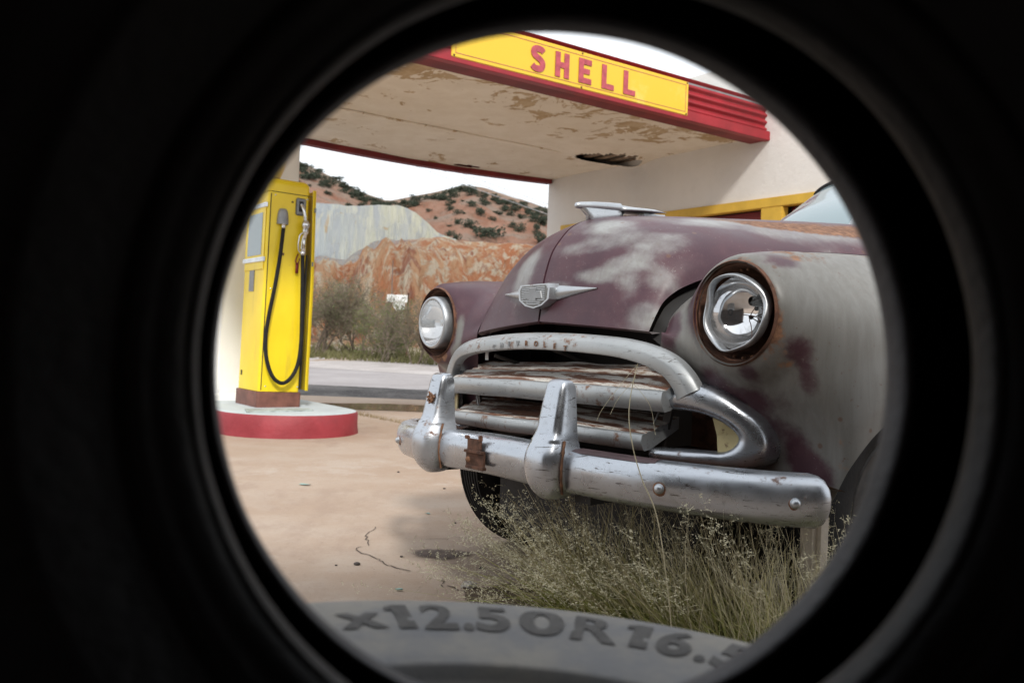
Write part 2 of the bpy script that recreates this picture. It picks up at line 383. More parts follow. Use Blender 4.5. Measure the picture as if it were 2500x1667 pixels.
crack([(-.52, 3.62), (-.53, 3.45), (-.505, 3.3), (-.535, 3.22), (-.44, 3.1), (-.40, 3.02), (-.29, 2.93)], .0024)
crack([(-.19, 2.88), (-.195, 2.80), (-.13, 2.74), (-.10, 2.7)], .0022)
crack([(-.30, 3.42), (-.1, 3.5), (.1, 3.52)], .0012)
# dark oil stain and litter
pts = []
for k in range(40):
    a = 2*PI*k/40; r = 1+.06*math.sin(3*a)+.03*math.sin(5*a+1); pts.append((-.225+.105*r*math.cos(a)+.0, 3.2+.075*r*math.sin(a)))
m = Mat('oil_stain_film'); n = m.noise(16, 6, .75); n2 = m.noise(120, 3, .7); ed = m.attr('core')
c = m.mix(m.rng(n, .35, .65), (.12, .095, .085), (.19, .15, .13)); c = m.mix(m.rng(n2, .58, .7, 0, .7), c, (.07, .055, .05))
m.put(m.b.inputs['Alpha'], m.rng(m.math('ADD', ed, m.math('MULTIPLY', m.math('SUBTRACT', n, .5), .9)), .1, .55, 0, .85)); M['oil'] = m.fin(c, .85, spec=.15)
v_ = [(-.225, 3.2, .003)]+[(-.225+(x+.225)*k, 3.2+(y-3.2)*k, .003) for k in (.5, 1.25) for x, y in pts]; f_ = [(0, 1+k, 1+(k+1) % 40) for k in range(40)]+[(1+k, 41+k, 41+(k+1) % 40, 1+(k+1) % 40) for k in range(40)]
o = mesh('oil_stain', v_, f_, M['oil'], pave, False); attr_set(o, 'core', [1.]+[.75]*40+[0.]*40)
M['mint'] = plain('faded_mint_paper', (.30, .46, .42), .8); M['pebble'] = plain('dark_pebble', (.06, .05, .045), .9); M['pebble2'] = plain('grey_pebble', (.34, .31, .28), .9, 0, .25, 30)
def pebble(x, y, r, mat, name='pebble', lab=None, fl=.5):
    b = bmesh.new(); bmesh.ops.create_icosphere(b, subdivisions=2, radius=r)
    for v in b.verts: v.co *= 1+.35*mnoise.noise(v.co*(2.2/r)+Vector((x*9, y*7, 0))); v.co.z *= fl
    me = bpy.data.meshes.new(name); b.to_mesh(me); b.free()
    o = link(name, me, mat, None, (x, y, r*fl*.8)); o.rotation_euler.z = x*31
    return o
for i, (x, y, r) in enumerate([(-.493, 3.01, .011), (-.36, 3.14, .006), (-.32, 4.6, .007), (-.62, 5.1, .008), (-.075, 3.02, .009), (-.21, 3.75, .006), (-.56, 2.99, .005)]):
    tag(pebble(x, y, r, M['pebble']), ['dark round pebble alone on the concrete left of the crack', 'tiny dark pebble between the crack and the oil stain', 'tiny dark pebble on the slab between the bumper guard and the island', 'small dark crumb on the bright slab before the red island', 'dark pebble beside the grass tips', 'tiny dark pebble beyond the oil stain', 'smallest dark crumb left of the round pebble'][i], 'pebble', 'loose pebbles on the forecourt')
tag(pebble(-.105, 2.78, .026, M['pebble2'], 'stone', fl=.45), 'pale grey stone lying flat beside the grass and the crack', 'stone')
random.seed(9)
for i, (x, y, r, lab) in enumerate([(-.315, 2.72, .012, 'mint green paper scrap on the concrete near the old tyre'), (-1.02, 4.55, .03, 'mint green paper scrap far left on the slab'), (-.34, 3.92, .012, 'small pale green scrap in the middle of the slab')]):
    pts = [(r*(1+.3*random.uniform(-1, 1))*math.cos(a), .6*r*(1+.3*random.uniform(-1, 1))*math.sin(a), .005+.005*random.random()) for a in [k*PI/4 for k in range(8)]]
    b = MB(); b.add(pts, [tuple(range(8))]); b.add([(px_, py_, pz-.002) for px_, py_, pz in pts], [tuple(range(8))[::-1]])
    tag(b.obj('paper_scrap', M['mint'], None, False, (x, y, 0)), lab, 'litter', 'paper scraps on the forecourt')

# ------------------------------------------------------------------ hills
def interp(pts, b):
    return float(np.interp(b, [p[0] for p in pts], [p[1] for p in pts]))
L1 = [(-1.2, 7), (-0.429,7.8),(-0.283,8.4),(-0.225,8.9),(-0.187,9.6),(-0.158,10.3),(-0.124,11.2),(-0.090,11.4),(-0.041,11.4),(-0.002,11.3),(0.032,10.7),(0.105,10.6),(0.252,10.2),(1.2, 9)]
L2 = [(-1.2, 16), (-0.432,18.6),(-0.305,19.7),(-0.227,19.9),(-0.125,19.8),(-0.110,19.0),(-0.090,16.5),(-0.070,15.4),(-0.051,14.2),(-0.02,11),(.05, 9),(.3, 8)]
L3 = [(-1.2, 50), (-0.483,57.4),(-0.308,55.3),(-0.269,53.8),(-0.244,50.6),(-0.229,49.1),(-0.204,46.2),(-0.174,42.6),(-0.145,40.0),(-0.126,41.2),(-0.087,43.9),(-0.063,45.6),(-0.038,45.0),(-0.014,42.9),(0.016,41.3),(0.035,39.9),(0.104,37.7),(0.251,31.5),(1.2, 25)]
def smooth_list(L, b, w=.006): return sum(interp(L, b+d*w) for d in (-1, -.5, 0, .5, 1))/5
def hill_pt(L, b, k, d0, d1, z0, pw, amp, nsc):
    d = d0+(d1-d0)*k; R = smooth_list(L, b)
    z = z0+(R-z0)*(k**pw if k <= 1 else 1-.5*(k-1)**1.5)
    x, y = b*d, d
    g = mnoise.fractal(Vector((b*d1*nsc, k*(d1-d0)*nsc*.35, d0)), .9, 2.1, 5) - .9*max(0, 1-k*1.02)**.5*abs(mnoise.noise(Vector((b*d1*nsc*2.3+k*1.5, k*1.6, d0+7))))
    e = min(1, k*4)*(1 if k < .85 else max(.25, 1-(k-.85)*5))
    return x, y, z + amp*g*e
def hill(name, L, d0, d1, z0, pw, amp, nsc, mat, b0, b1, nb, nk, kmax=1.35):
    P = []; U = []; K = []
    for b in np.linspace(b0, b1, nb):
        row = []
        for k in np.linspace(0, kmax, nk): row.append(hill_pt(L, b, k, d0, d1, z0, pw, amp, nsc)); U.append(b); K.append(k)
        P.append(row)
    o = MB().grid(P).obj(name, mat); attr_set(o, 'u', U); attr_set(o, 'k', K); return struct(o)
def hillmat(name, fn):
    m = Mat(name); cb = m.N('ShaderNodeCombineXYZ'); m.put(cb.inputs[0], m.attr('u')); m.put(cb.inputs[1], m.attr('k'))
    def nz(su, sk, det=5, ro=.6, dist=0.):
        mp = m.N('ShaderNodeMapping'); mp.inputs['Scale'].default_value = (su, sk, 1); m.put(mp.inputs[0], cb.outputs[0])
        n = m.N('ShaderNodeTexNoise'); m.put(n.inputs['Vector'], mp.outputs[0]); n.inputs['Scale'].default_value = 1; n.inputs['Detail'].default_value = det
        n.inputs['Roughness'].default_value = ro; n.inputs['Distortion'].default_value = dist; return n.outputs[0]
    return fn(m, nz)
def f1(m, nz):
    a = nz(40, 9, 8, .7, .15); b = nz(300, 60, 6, .7); c = nz(70, 18, 8, .72, .2)
    col = m.mix(m.rng(a, .42, .56), (.43, .175, .085), (.50, .30, .175)); col = m.mix(m.rng(c, .48, .58, 0, .9), col, (.56, .49, .38))
    col = m.mix(m.rng(nz(36, 9, 7, .68, .2), .54, .62, 0, .85), col, (.28, .095, .055))
    top = m.math('MULTIPLY', m.rng(m.attr('k'), .62, .98), m.rng(m.attr('u'), -.15, -.09, 1, 0))
    col = m.mix(m.math('MULTIPLY', top, m.rng(b, .36, .5)), col, (.33, .335, .335))
    col = m.mix(m.rng(b, .6, .72, 0, .6), col, (.17, .13, .075)); m.bump(b, 1., 1.2); return m.fin(col, .95, spec=.1)
def f2(m, nz):
    a = nz(200, 2.6, 6, .66, .25); b = nz(120, 1.6, 6, .62, .2); c = nz(160, 20, 4)
    col = m.mix(m.rng(m.attr('u'), -.24, -.12), (.27, .295, .305), (.36, .35, .27))
    col = m.mix(m.rng(b, .36, .64, 0, .8), col, (.235, .25, .27)); col = m.mix(m.rng(a, .48, .68, 0, .8), col, (.38, .37, .30))
    col = m.mix(m.rng(nz(70, 3.4, 4, .6, .3), .63, .70, 0, .75), col, (.30, .20, .09)); col = m.mix(m.rng(c, .66, .72, 0, .8), col, (.22, .16, .1))
    m.bump(a, .8, 1.0); return m.fin(col, .95, spec=.1)
def f3(m, nz):
    a = nz(30, 7, 5, .6, .3); b = nz(170, 40, 5, .7); c = nz(14, 9, 3)
    col = m.mix(m.rng(a, .36, .6), (.22, .105, .068), (.28, .165, .12)); col = m.mix(m.rng(c, .46, .62, 0, .8), col, (.24, .19, .155))
    col = m.mix(m.rng(m.attr('k'), .8, 1.02, 0, .7), col, (.22, .19, .15))
    col = m.mix(m.rng(b, .54, .68, 0, .75), col, (.1, .1, .075)); m.bump(b, 1., 1.5); return m.fin(col, .95, spec=.1)
hill('orange_slope_hill', L1, 36, 95, .25, .9, 3.2, .14, hillmat('orange_mine_dirt', f1), -1.0, .8, 420, 70)
hill('tailings_hill', L2, 86, 130, 6.0, .8, 1.3, .16, hillmat('pale_tailings', f2), -1.0, .25, 300, 50, 1.6)
hill('back_hill', L3, 140, 260, 6, .92, 3.0, .03, hillmat('red_brown_hillside', f3), -1.0, 1.0, 320, 60)

# ------------------------------------------------------------------ foliage
def m_leaf(name, c1, c2, c3):
    m = Mat(name); oi = m.N('ShaderNodeObjectInfo'); n = m.noise(1.7, 3); n2 = m.noise(9, 2)
    col = m.mix(m.rng(n, .3, .7), c1, c2); col = m.mix(m.rng(n2, .45, .75, 0, .7), col, c3)
    col = m.mix(m.math('MULTIPLY', oi.outputs['Random'], .35), col, c1)
    tr = m.N('ShaderNodeBsdfTranslucent'); m.put(tr.inputs[0], col); ms = m.N('ShaderNodeMixShader'); ms.inputs[0].default_value = .3
    m.fin(col, .75, spec=.2); m.t.links.new(m.b.outputs[0], ms.inputs[1]); m.t.links.new(tr.outputs[0], ms.inputs[2])
    m.t.links.new(ms.outputs[0], m.t.nodes['Material Output'].inputs[0]); return m.m
M['juniper'] = m_leaf('dark_juniper_leaves', (.045, .058, .042), (.065, .08, .055), (.09, .10, .07))
M['mesquite'] = m_leaf('grey_green_leaves', (.10, .115, .055), (.16, .17, .085), (.19, .18, .10))
M['mesquite2'] = m_leaf('bright_green_leaves', (.085, .12, .035), (.15, .20, .055), (.2, .22, .085))
M['twig'] = plain('grey_brown_twigs', (.16, .125, .095), .9, 0, .3, 8)
def leafball(n, rx, rz, leaf, seed, lobes=6):
    rnd = np.random.RandomState(seed); v = []; f = []
    L = [(rnd.normal(0, .42, 3)*np.array([1, 1, .6]), rnd.uniform(.45, .75)) for _ in range(lobes)]
    for i in range(n):
        c, r = L[rnd.randint(lobes)]; d = rnd.normal(size=3); d /= np.linalg.norm(d); p = (c+d*r*rnd.uniform(.55, 1.05))*np.array([rx, rx, rz]); p[2] = max(p[2]+rz*.8, .05)
        a = rnd.normal(size=3); b = rnd.normal(size=3); a *= leaf/np.linalg.norm(a); b *= leaf*.7/np.linalg.norm(b)
        k = len(v); v += [p-a, p+b, p+a, p-b]; f.append((k, k+1, k+2, k+3))
    return v, f
# junipers dotted over the back hill
SH = [(-0.029,0.122,0.0365,0.0195),(-0.053,0.130,0.0170,0.0146),(-0.042,0.144,0.0136,0.0127),(-0.065,0.133,0.0097,0.0107),(-0.065,0.143,0.0097,0.0097),(-0.050,0.153,0.0117,0.0107),(-0.038,0.156,0.0117,0.0117),(-0.023,0.159,0.0107,0.0097),(-0.013,0.150,0.0117,0.0088),(0.004,0.129,0.0107,0.0165),(-0.005,0.131,0.0088,0.0107),(0.027,0.117,0.0195,0.0175),(0.029,0.137,0.0146,0.0146),(-0.066,0.116,0.0097,0.0117),(-0.073,0.119,0.0088,0.0097),(-0.098,0.143,0.0068,0.0058),(-0.091,0.135,0.0058,0.0058),(-0.111,0.156,0.0146,0.0107),(-0.123,0.152,0.0146,0.0097),(-0.087,0.160,0.0165,0.0136),(-0.072,0.165,0.0146,0.0165),(-0.062,0.169,0.0165,0.0117),(-0.050,0.167,0.0127,0.0146),(-0.038,0.164,0.0117,0.0127),(-0.209,0.172,0.0127,0.0097),(-0.222,0.183,0.0127,0.0078),(-0.233,0.178,0.0224,0.0117),(-0.239,0.187,0.0195,0.0097),(-0.189,0.166,0.0195,0.0078),(-0.174,0.159,0.0195,0.0088),(-0.160,0.153,0.0175,0.0078),(-0.147,0.149,0.0146,0.0068),(-0.204,0.175,0.0146,0.0068),(-0.096,0.159,0.0127,0.0097),(-0.018,0.156,0.0117,0.0097),(-0.001,0.153,0.0117,0.0088),(0.011,0.148,0.0117,0.0088),(0.019,0.139,0.0107,0.0107),(0.006,0.141,0.0107,0.0097),(-0.027,0.137,0.0078,0.0078),(-0.238,0.176,0.0146,0.0097),(-0.134,0.148,0.0127,0.0068),(0.022,0.129,0.0097,0.0127)]
rj = random.Random(5)
for k in range(130):
    b = rj.uniform(-.26, .04); e = (smooth_list(L3, b)-.77)/260; s_ = rj.uniform(.0045, .012)
    SH.append((b, e-.002-abs(rj.gauss(0, .008 if k % 3 else .02)), s_, s_*rj.uniform(.6, .9)))
JM = []
for k in range(5):
    v, f = leafball(420, 1, .9, .13, 20+k, 7); me = bpy.data.meshes.new('juniper_foliage'); me.from_pydata([tuple(p) for p in v], [], f); me.materials.append(M['juniper']); JM.append(me)
tb = MB().tube([(0, 0, -.6), (.05, 0, .3), (.02, .05, .8)], [.09, .07, .03], 5); tme = bpy.data.meshes.new('trunk'); tme.from_pydata(tb.v, [], tb.f); tme.materials.append(M['twig'])
def hill_hit(b, e):
    best = None
    for k in np.linspace(.25, 1.02, 160):
        x, y, z = hill_pt(L3, b, k, 140, 260, 6, .92, 3.0, .03)
        if z >= .77+e*y: return x, y, z, k
    x, y, z = hill_pt(L3, b, 1.0, 140, 260, 6, .92, 3.0, .03); return x, y, z, 1.0
for i, (b, e, sx, sz) in enumerate(SH):
    x, y, z, k = hill_hit(b, e-sz*.4)
    t = empty('hillside_juniper', (x, y, z-.1*sz*y), rj.uniform(0, 6)); t.scale = (sx*y*.55, sx*y*.55, sz*y*.55)
    link('crown', JM[i % 5], None, t); link('trunk', tme, None, t)
    zone = 'left of the dip, above the pale tailings' if b < -.145 else ('just right of the dip in the skyline' if b < -.10 else ('on the rounded summit of the right hill' if k > .8 and b < -.03 else ('on the falling right shoulder of the hill' if b > -.03 and k > .7 else 'on the open red slope of the right hill')))
    lab = 'widest dark green juniper thicket low on the red hillside' if i == 0 else ('large ' if sx > .0135 else 'small ')+'dark green juniper '+zone
    tag(t, lab, 'shrub', 'junipers on the back hill')

# roadside mesquite: stems, twigs, small leaves
def mesquite(seed, nleaf, leafmat, h=2.4, spread=1.3, lsize=.032):
    rnd = random.Random(seed); tw = MB(); v = []; f = []; tips = []
    def branch(p, d, L, r, lv):
        pts = [p]; q = p.copy(); dd = d.copy()
        for i in range(5):
            dd = (dd+Vector((rnd.gauss(0, .16), rnd.gauss(0, .16), rnd.gauss(.02, .10)))).normalized(); q = q+dd*(L/5); pts.append(q.copy())
            if lv >= 1: tips.append((q.copy(), lv))
            if lv < 3 and i >= 1:
                for _ in range(2 if lv else 2):
                    nd = (dd+Vector((rnd.gauss(0, .75), rnd.gauss(0, .75), rnd.gauss(.1, .45)))).normalized(); branch(q.copy(), nd, L*rnd.uniform(.4, .62), r*.5, lv+1)
        tw.tube([tuple(a) for a in pts], [r*(1-.13*i) for i in range(6)], 4 if lv else 6, False)
    for k in range(5):
        a = rnd.uniform(0, 2*PI); branch(Vector((rnd.gauss(0, .12), rnd.gauss(0, .12), -.05)), Vector((math.cos(a)*spread*.55, math.sin(a)*spread*.55, 1)).normalized(), h*rnd.uniform(.62, .85), .035, 0)
    for i in range(nleaf):
        p, lv = tips[rnd.randrange(len(tips))]; c = p+Vector((rnd.gauss(0, .10), rnd.gauss(0, .10), rnd.gauss(0, .09)))
        a = Vector((rnd.gauss(0, 1), rnd.gauss(0, 1), rnd.gauss(0, 1))).normalized()*lsize*rnd.uniform(.6, 1.3); b = a.orthogonal().normalized()*lsize*.38
        n = len(v); v += [tuple(c-a), tuple(c+b), tuple(c+a), tuple(c-b)]; f.append((n, n+1, n+2, n+3))
    mt = bpy.data.meshes.new('stems'); mt.from_pydata(tw.v, [], tw.f); mt.materials.append(M['twig'])
    ml = bpy.data.meshes.new('foliage'); ml.from_pydata(v, [], f); ml.materials.append(leafmat); return mt, ml
V1 = mesquite(1, 4200, M['mesquite']); V2 = mesquite(2, 4600, M['mesquite2'], 2.2, 1.5); V3 = mesquite(3, 4200, M['mesquite'], 2.3, 1.1)
bl = [(V1, -5.9, 27.5, .98, .3, 'tall grey green roadside bush just right of the yellow pump'), (V3, -4.8, 27.8, .85, 1.2, 'grey green roadside bush in the middle of the roadside thicket'),
      (V2, -3.45, 24.2, .74, 2.1, 'brightest green roadside bush left of the clear headlight'), (V3, -2.5, 23.6, .62, 4., 'brownish sparse bush behind the clear headlight'),
      (V1, -7.8, 30.5, .9, 5., 'grey green bush hidden mostly behind the yellow pump'), (V2, -4.2, 26.4, .62, .6, 'green roadside bush below the hanging white sign'), (V1, -1.3, 22.8, .6, 3., 'sparse bush behind the maroon far fender')]
for (mt, ml), x, y, s_, rz, lab in bl:
    t = empty('roadside_bush', (x, y, gz(x, y)), rz); t.scale = (s_, s_, s_); link('stems', mt, None, t); link('foliage', ml, None, t)
    tag(t, lab, 'bush', 'bushes beyond the road')
# dry weeds under the bushes
def weeds(name, area, n, h, mat, seed, lean=.35, wid=.006):
    rnd = random.Random(seed); v = []; f = []
    for i in range(n):
        x, y = area(rnd); z = gz(x, y) if y > 15 else 0.; hh = h*rnd.uniform(.4, 1.2); a = rnd.uniform(0, 2*PI); l = rnd.gauss(0, lean)*hh; w_ = wid*rnd.uniform(.6, 1.4)
        dx, dy = math.cos(a), math.sin(a); k = len(v)
        v += [(x-dy*w_, y+dx*w_, z-.01), (x+dy*w_, y-dx*w_, z-.01), (x+dx*l*.4+dy*w_*.6, y+dy*l*.4-dx*w_*.6, z+hh*.6), (x+dx*l*.4-dy*w_*.6, y+dy*l*.4+dx*w_*.6, z+hh*.6), (x+dx*l, y+dy*l, z+hh)]
        f += [(k, k+1, k+2, k+3), (k+3, k+2, k+4)]
    return struct(mesh(name, v, f, mat, None, False), 'stuff')
M['straw'] = m_leaf('dry_straw', (.30, .23, .13), (.42, .34, .21), (.24, .2, .1)); M['weed'] = m_leaf('olive_weeds', (.13, .13, .055), (.2, .19, .09), (.28, .24, .14))
def a1(r): x = r.uniform(-14, 2); return x, road_far(x)+3.7+abs(r.gauss(0, 3.2))+.15*x*0
weeds('roadside_weeds', a1, 6500, .22, M['weed'], 4, .5, .02)
def a2(r):
    s_ = r.uniform(.3, 3.4); q = 3.0+r.gauss(0, .03); p = st(q, s_, 0); return p[0], p[1]
weeds('joint_straw', a2, 900, .035, M['straw'], 6, 1., .002)
# ------------------------------------------------------------------ station building
QW = .25
bld = tag(empty('station_office', st(QW, 0, 0)), 'white stucco station office with yellow door trim and projecting canopy', 'building')
def sbox(b, q0, q1, s0, s1, z0, z1):
    """axis box in station coordinates, relative to the office origin"""
    v = []
    for z in (z0, z1):
        for q, s in ((q0, s0), (q1, s0), (q1, s1), (q0, s1)):
            p = Vector(st(q, s, z))-Vector(st(QW, 0, 0)); v.append(tuple(p))
    return b.add(v, [(0, 1, 2, 3), (7, 6, 5, 4), (0, 4, 5, 1), (1, 5, 6, 2), (2, 6, 7, 3), (3, 7, 4, 0)])
def sb(name, mat, boxes, parent=bld, bevel=0, smooth=False):
    b = MB()
    for x in boxes: sbox(b, *x)
    return fixn(b.obj(name, mat, parent, smooth, bevel=bevel))
# office walls around the door and window openings
DT = 2.06
sb('front_wall', M['stucco'], [(QW-.25, QW, -6, 3.19, 2.16, 3.5), (QW-.25, QW, 2.88, 3.19, 0, 2.16), (QW-.25, QW, -6, -2.6, 0, 2.16), (QW-.25, QW, -2.6, 2.88, 0, .45)])
sb('far_side_wall', M['stucco'], [(-5, QW-.25, 2.94, 3.19, 0, 3.5)]); sb('near_side_wall', M['stucco'], [(-5, QW-.25, -6, -5.75, 0, 3.5)]); sb('rear_wall', M['stucco'], [(-5.25, -5, -6, 3.19, 0, 3.5)])
sb('roof', M['grey'], [(-5.2, QW-.05, -5.95, 3.14, 3.36, 3.42)])
fr = sb('door_frame', M['yellowtrim'], [(QW-.06, QW+.03, -2.62, 2.9, DT+.02, 2.17), (QW-.06, QW+.03, -.30, -.06, .45, DT+.02), (QW-.06, QW+.03, 1.35, 1.5, .45, DT+.02), (QW-.06, QW+.03, 2.76, 2.9, .45, DT+.02), (QW-.06, QW+.03, -2.62, -2.45, .45, DT+.02), (QW-.06, QW+.03, -1.5, -1.36, .45, DT+.02)], bevel=.006)
for i, (a, b_) in enumerate(((-.06, 1.35), (1.5, 2.76), (-1.36, -.30), (-2.45, -1.5))):
    d = sb('window_panel', M['reddark'], [(QW-.16, QW-.11, a, b_, DT-.42, DT+.02), (QW-.16, QW-.11, a, b_, .45, .62), (QW-.16, QW-.11, a, a+.1, .62, DT-.42), (QW-.16, QW-.11, b_-.1, b_, .62, DT-.42)])
    sb('pane', M['windshield'], [(QW-.14, QW-.13, a+.1, b_-.1, .62, DT-.42)], bld)
# ------------------------------------------------------------------ canopy
CQ = 5.4
def sag(q): return -.035*math.sin(PI*min(1, max(0, (q-QW)/3.6)))
rnd = random.Random(2)
nq, ns = 180, 110; P = []; peel = []
for i in range(nq+1):
    q = QW+(CQ-QW)*i/nq; row = []
    for j in range(ns+1):
        s_ = 3.16*j/ns; edge = sstep(2.2, 3.16, s_)*sag(q)*1.2
        z = 2.75+float(edge)+.006*mnoise.noise(Vector((q*2, s_*2, 0)))
        dh = math.hypot((q-.66)/.5, (s_-1.63)/.24); z -= .05*math.exp(-max(0, dh-.8)*3.)
        row.append(tuple(Vector(st(q, s_, z))-Vector(st(QW, 0, 0))))
        peel.append(float(sstep(1.5, .1, s_))*.75 + .35*math.exp(-((s_-3.0)/.2)**2) - .35)
    P.append(row)
cb = MB().grid(P, flip=True)
hole = set()
for i in range(nq):
    for j in range(ns):
        q = QW+(CQ-QW)*(i+.5)/nq; s_ = 3.16*(j+.5)/ns
        t = (q-.25)/.85; c = 1.64+.02*math.sin(q*9); hw = .36*max(0, math.sin(PI*min(1, max(0, t))))**.7*(.75+.5*mnoise.noise(Vector((q*7, 1, 0)))) + .03*mnoise.noise(Vector((q*16, s_*16, 3)))
        if .27 < q < 1.08 and abs(s_-c) < hw: hole.add(i*ns+j)
        h2 = math.hypot((q-1.55)/.22, (s_-3.02)/.05)+.5*mnoise.noise(Vector((q*12, s_*12, 1)))
        if h2 < .9: hole.add(i*ns+j)
cb.f = [f for k, f in enumerate(cb.f) if k not in hole]
sof = cb.obj('canopy_ceiling', M['soffit'], bld); attr_set(sof, 'peel', peel)
cav = sb('broken_lath', M['wood'], [(.2+.16*k, .28+.16*k, 1.3, 1.95, 2.775, 2.79) for k in range(6)], bld)
sb('ceiling_cavity', M['black'], [(QW, CQ-.05, .05, 3.1, 2.86, 2.87)], bld)
sb('ceiling_batten', M['soffit'], [(1.05, 3.7, 1.795, 1.815, 2.735, 2.749)], bld)
sb('canopy_roof', M['grey'], [(QW, CQ, -.05, 3.16, 2.98, 3.06)], bld)
def fascia(name, s0, sgn, q0, q1, ribs=5, z0=2.745, z1=3.07):
    prof = []
    n = ribs*8
    for k in range(n+1):
        t = k/n; prof.append((.014*math.cos(t*ribs*2*PI), z0+(z1-z0)*t))
    P = [[tuple(Vector(st(q, s0+sgn*o, z))-Vector(st(QW, 0, 0))) for o, z in prof] for q in (q0, q1)]
    return fixn(MB().grid(P).obj(name, M['red'], bld))
fascia('ribbed_fascia', -.06, -1, QW-.12, CQ)
fascia('ribbed_fascia', 3.19, 1, QW, CQ)
P = [[tuple(Vector(st(CQ+.014*math.cos(k/40*5*2*PI), s_, 2.745+.325*k/40))-Vector(st(QW, 0, 0))) for k in range(41)] for s_ in (-.06, 3.19)]
fixn(MB().grid(P).obj('ribbed_fascia', M['red'], bld))
sb('drip_edge', M['red'], [(QW-.13, CQ+.05, -.11, -.045, 2.70, 2.785)], bld, .004)
sb('drip_edge', M['reddark'], [(QW-.13, CQ+.05, -.045, .12, 2.705, 2.744)], bld)
# far drip edge follows the sag
P = []
for i in range(30):
    q = QW+.02+(CQ+.05-QW)*i/29; z = 2.745+sag(q)*1.2
    P.append([tuple(Vector(st(q, s_, zz))-Vector(st(QW, 0, 0))) for s_, zz in ((3.1, z+.03), (3.1, z-.05), (3.2, z-.05), (3.2, z+.03))])
fixn(MB().grid(P, cv=True).obj('drip_edge', M['reddark'], bld, False))
sb('drip_edge', M['red'], [(CQ, CQ+.05, .12, 3.1, 2.70, 2.78)], bld)
# ------------------------------------------------------------------ enamel sign
SQ0, SQ1, SZ0, SZ1, SS = 1.34, 3.69, 2.735, 3.02, -.115
sg = tag(empty('enamel_sign', st((SQ0+SQ1)/2, SS, SZ0)), 'long yellow enamel sign with red capital letters on the canopy edge', 'sign')
SO = Vector(st((SQ0+SQ1)/2, SS, SZ0))
def sgbox(name, mat, q0, q1, s0, s1, z0, z1, bev=0):
    v = []
    for z in (z0, z1):
        for q, s in ((q0, s0), (q1, s0), (q1, s1), (q0, s1)): v.append(tuple(Vector(st(q, s, z))-SO))
    b = MB().add(v, [(0, 1, 2, 3), (7, 6, 5, 4), (0, 4, 5, 1), (1, 5, 6, 2), (2, 6, 7, 3), (3, 7, 4, 0)])
    return fixn(b.obj(name, mat, sg, False, bevel=bev))
sgbox('plate', M['sign'], SQ0, SQ1, SS, SS+.015, SZ0, SZ1, .004)
for a in ((SQ0+.03, SQ1-.03, SZ0+.028, SZ0+.032), (SQ0+.03, SQ1-.03, SZ1-.032, SZ1-.028)): sgbox('border_line', M['redletter'], a[0], a[1], SS-.002, SS-.001, a[2], a[3])
for a in (SQ0+.03, SQ1-.034): sgbox('border_line', M['redletter'], a, a+.004, SS-.002, SS-.001, SZ0+.033, SZ1-.033)
for q in (SQ0+.02, (SQ0+SQ1)/2, SQ1-.02):
    for z in (SZ0+.012, SZ1-.012):
        o = MB().rev([(0, .006), (.006, .005), (.008, 0)], 10, Matrix.Translation(Vector(st(q, SS, z))-SO) @ Matrix(((.813, 0, -(-.583), 0), (.583, 0, -.813, 0), (0, 1, 0, 0), (0, 0, 0, 1)))).obj('screw', M['rust'], sg)
ax_x = Vector((.813, .583, 0)); nrm = -ES
lm = {'S': 'S', 'H': 'H', 'E': 'E', 'L': 'L'}
qs = [2.95, 2.72, 2.49, 2.255, 2.025]
LH = .188
def block_letter(ch):
    """heavy block capital, unit height, width .68"""
    W_, T = .70, .25; R = []
    if ch == 'H': R = [(0, 0, T, 1), (W_-T, 0, W_, 1), (T, .5-T*.45, W_-T, .5+T*.45)]
    if ch == 'E': R = [(0, 0, T, 1), (T, 0, W_*.95, T*.9), (T, 1-T*.9, W_*.95, 1), (T, .5-T*.42, W_*.82, .5+T*.42)]
    if ch == 'L': R = [(0, 0, T, 1), (T, 0, W_*.95, T*.9)]
    if ch == 'S':
        c = [(.60, .80), (.52, .87), (.35, .895), (.19, .86), (.125, .75), (.17, .63), (.32, .55), (.46, .48), (.565, .38), (.57, .24), (.49, .135), (.34, .105), (.18, .13), (.08, .21)]
        return crs(c, 5)
    return R
for ch, q in zip('SHELL', qs):
    b = MB(); g = block_letter(ch)
    base = Vector(st(q, SS-.003, SZ0+.046))-SO
    def pt(x, y, d): return tuple(base+ax_x*(x*LH*1.02-.06)+Vector((0, 0, y*LH))+nrm*d)
    if ch == 'S':
        for d, fl in ((.004, False),):
            n = len(g); T = .125; rows = []
            for i, p in enumerate(g):
                t = g[min(i+1, n-1)]-g[max(i-1, 0)]; t = t/np.linalg.norm(t); nn = np.array([-t[1], t[0]])
                rows.append([pt(*(p+nn*T), 0), pt(*(p+nn*T), d), pt(*(p-nn*T), d), pt(*(p-nn*T), 0)])
            b.grid(rows, cv=True)
    else:
        for x0, y0, x1, y1 in g:
            b.add([pt(x0, y0, 0), pt(x1, y0, 0), pt(x1, y1, 0), pt(x0, y1, 0), pt(x0, y0, .004), pt(x1, y0, .004), pt(x1, y1, .004), pt(x0, y1, .004)], [(4, 5, 6, 7), (0, 1, 5, 4), (1, 2, 6, 5), (2, 3, 7, 6), (3, 0, 4, 7)])
    fixn(b.obj('letter', M['redletter'], sg, False))
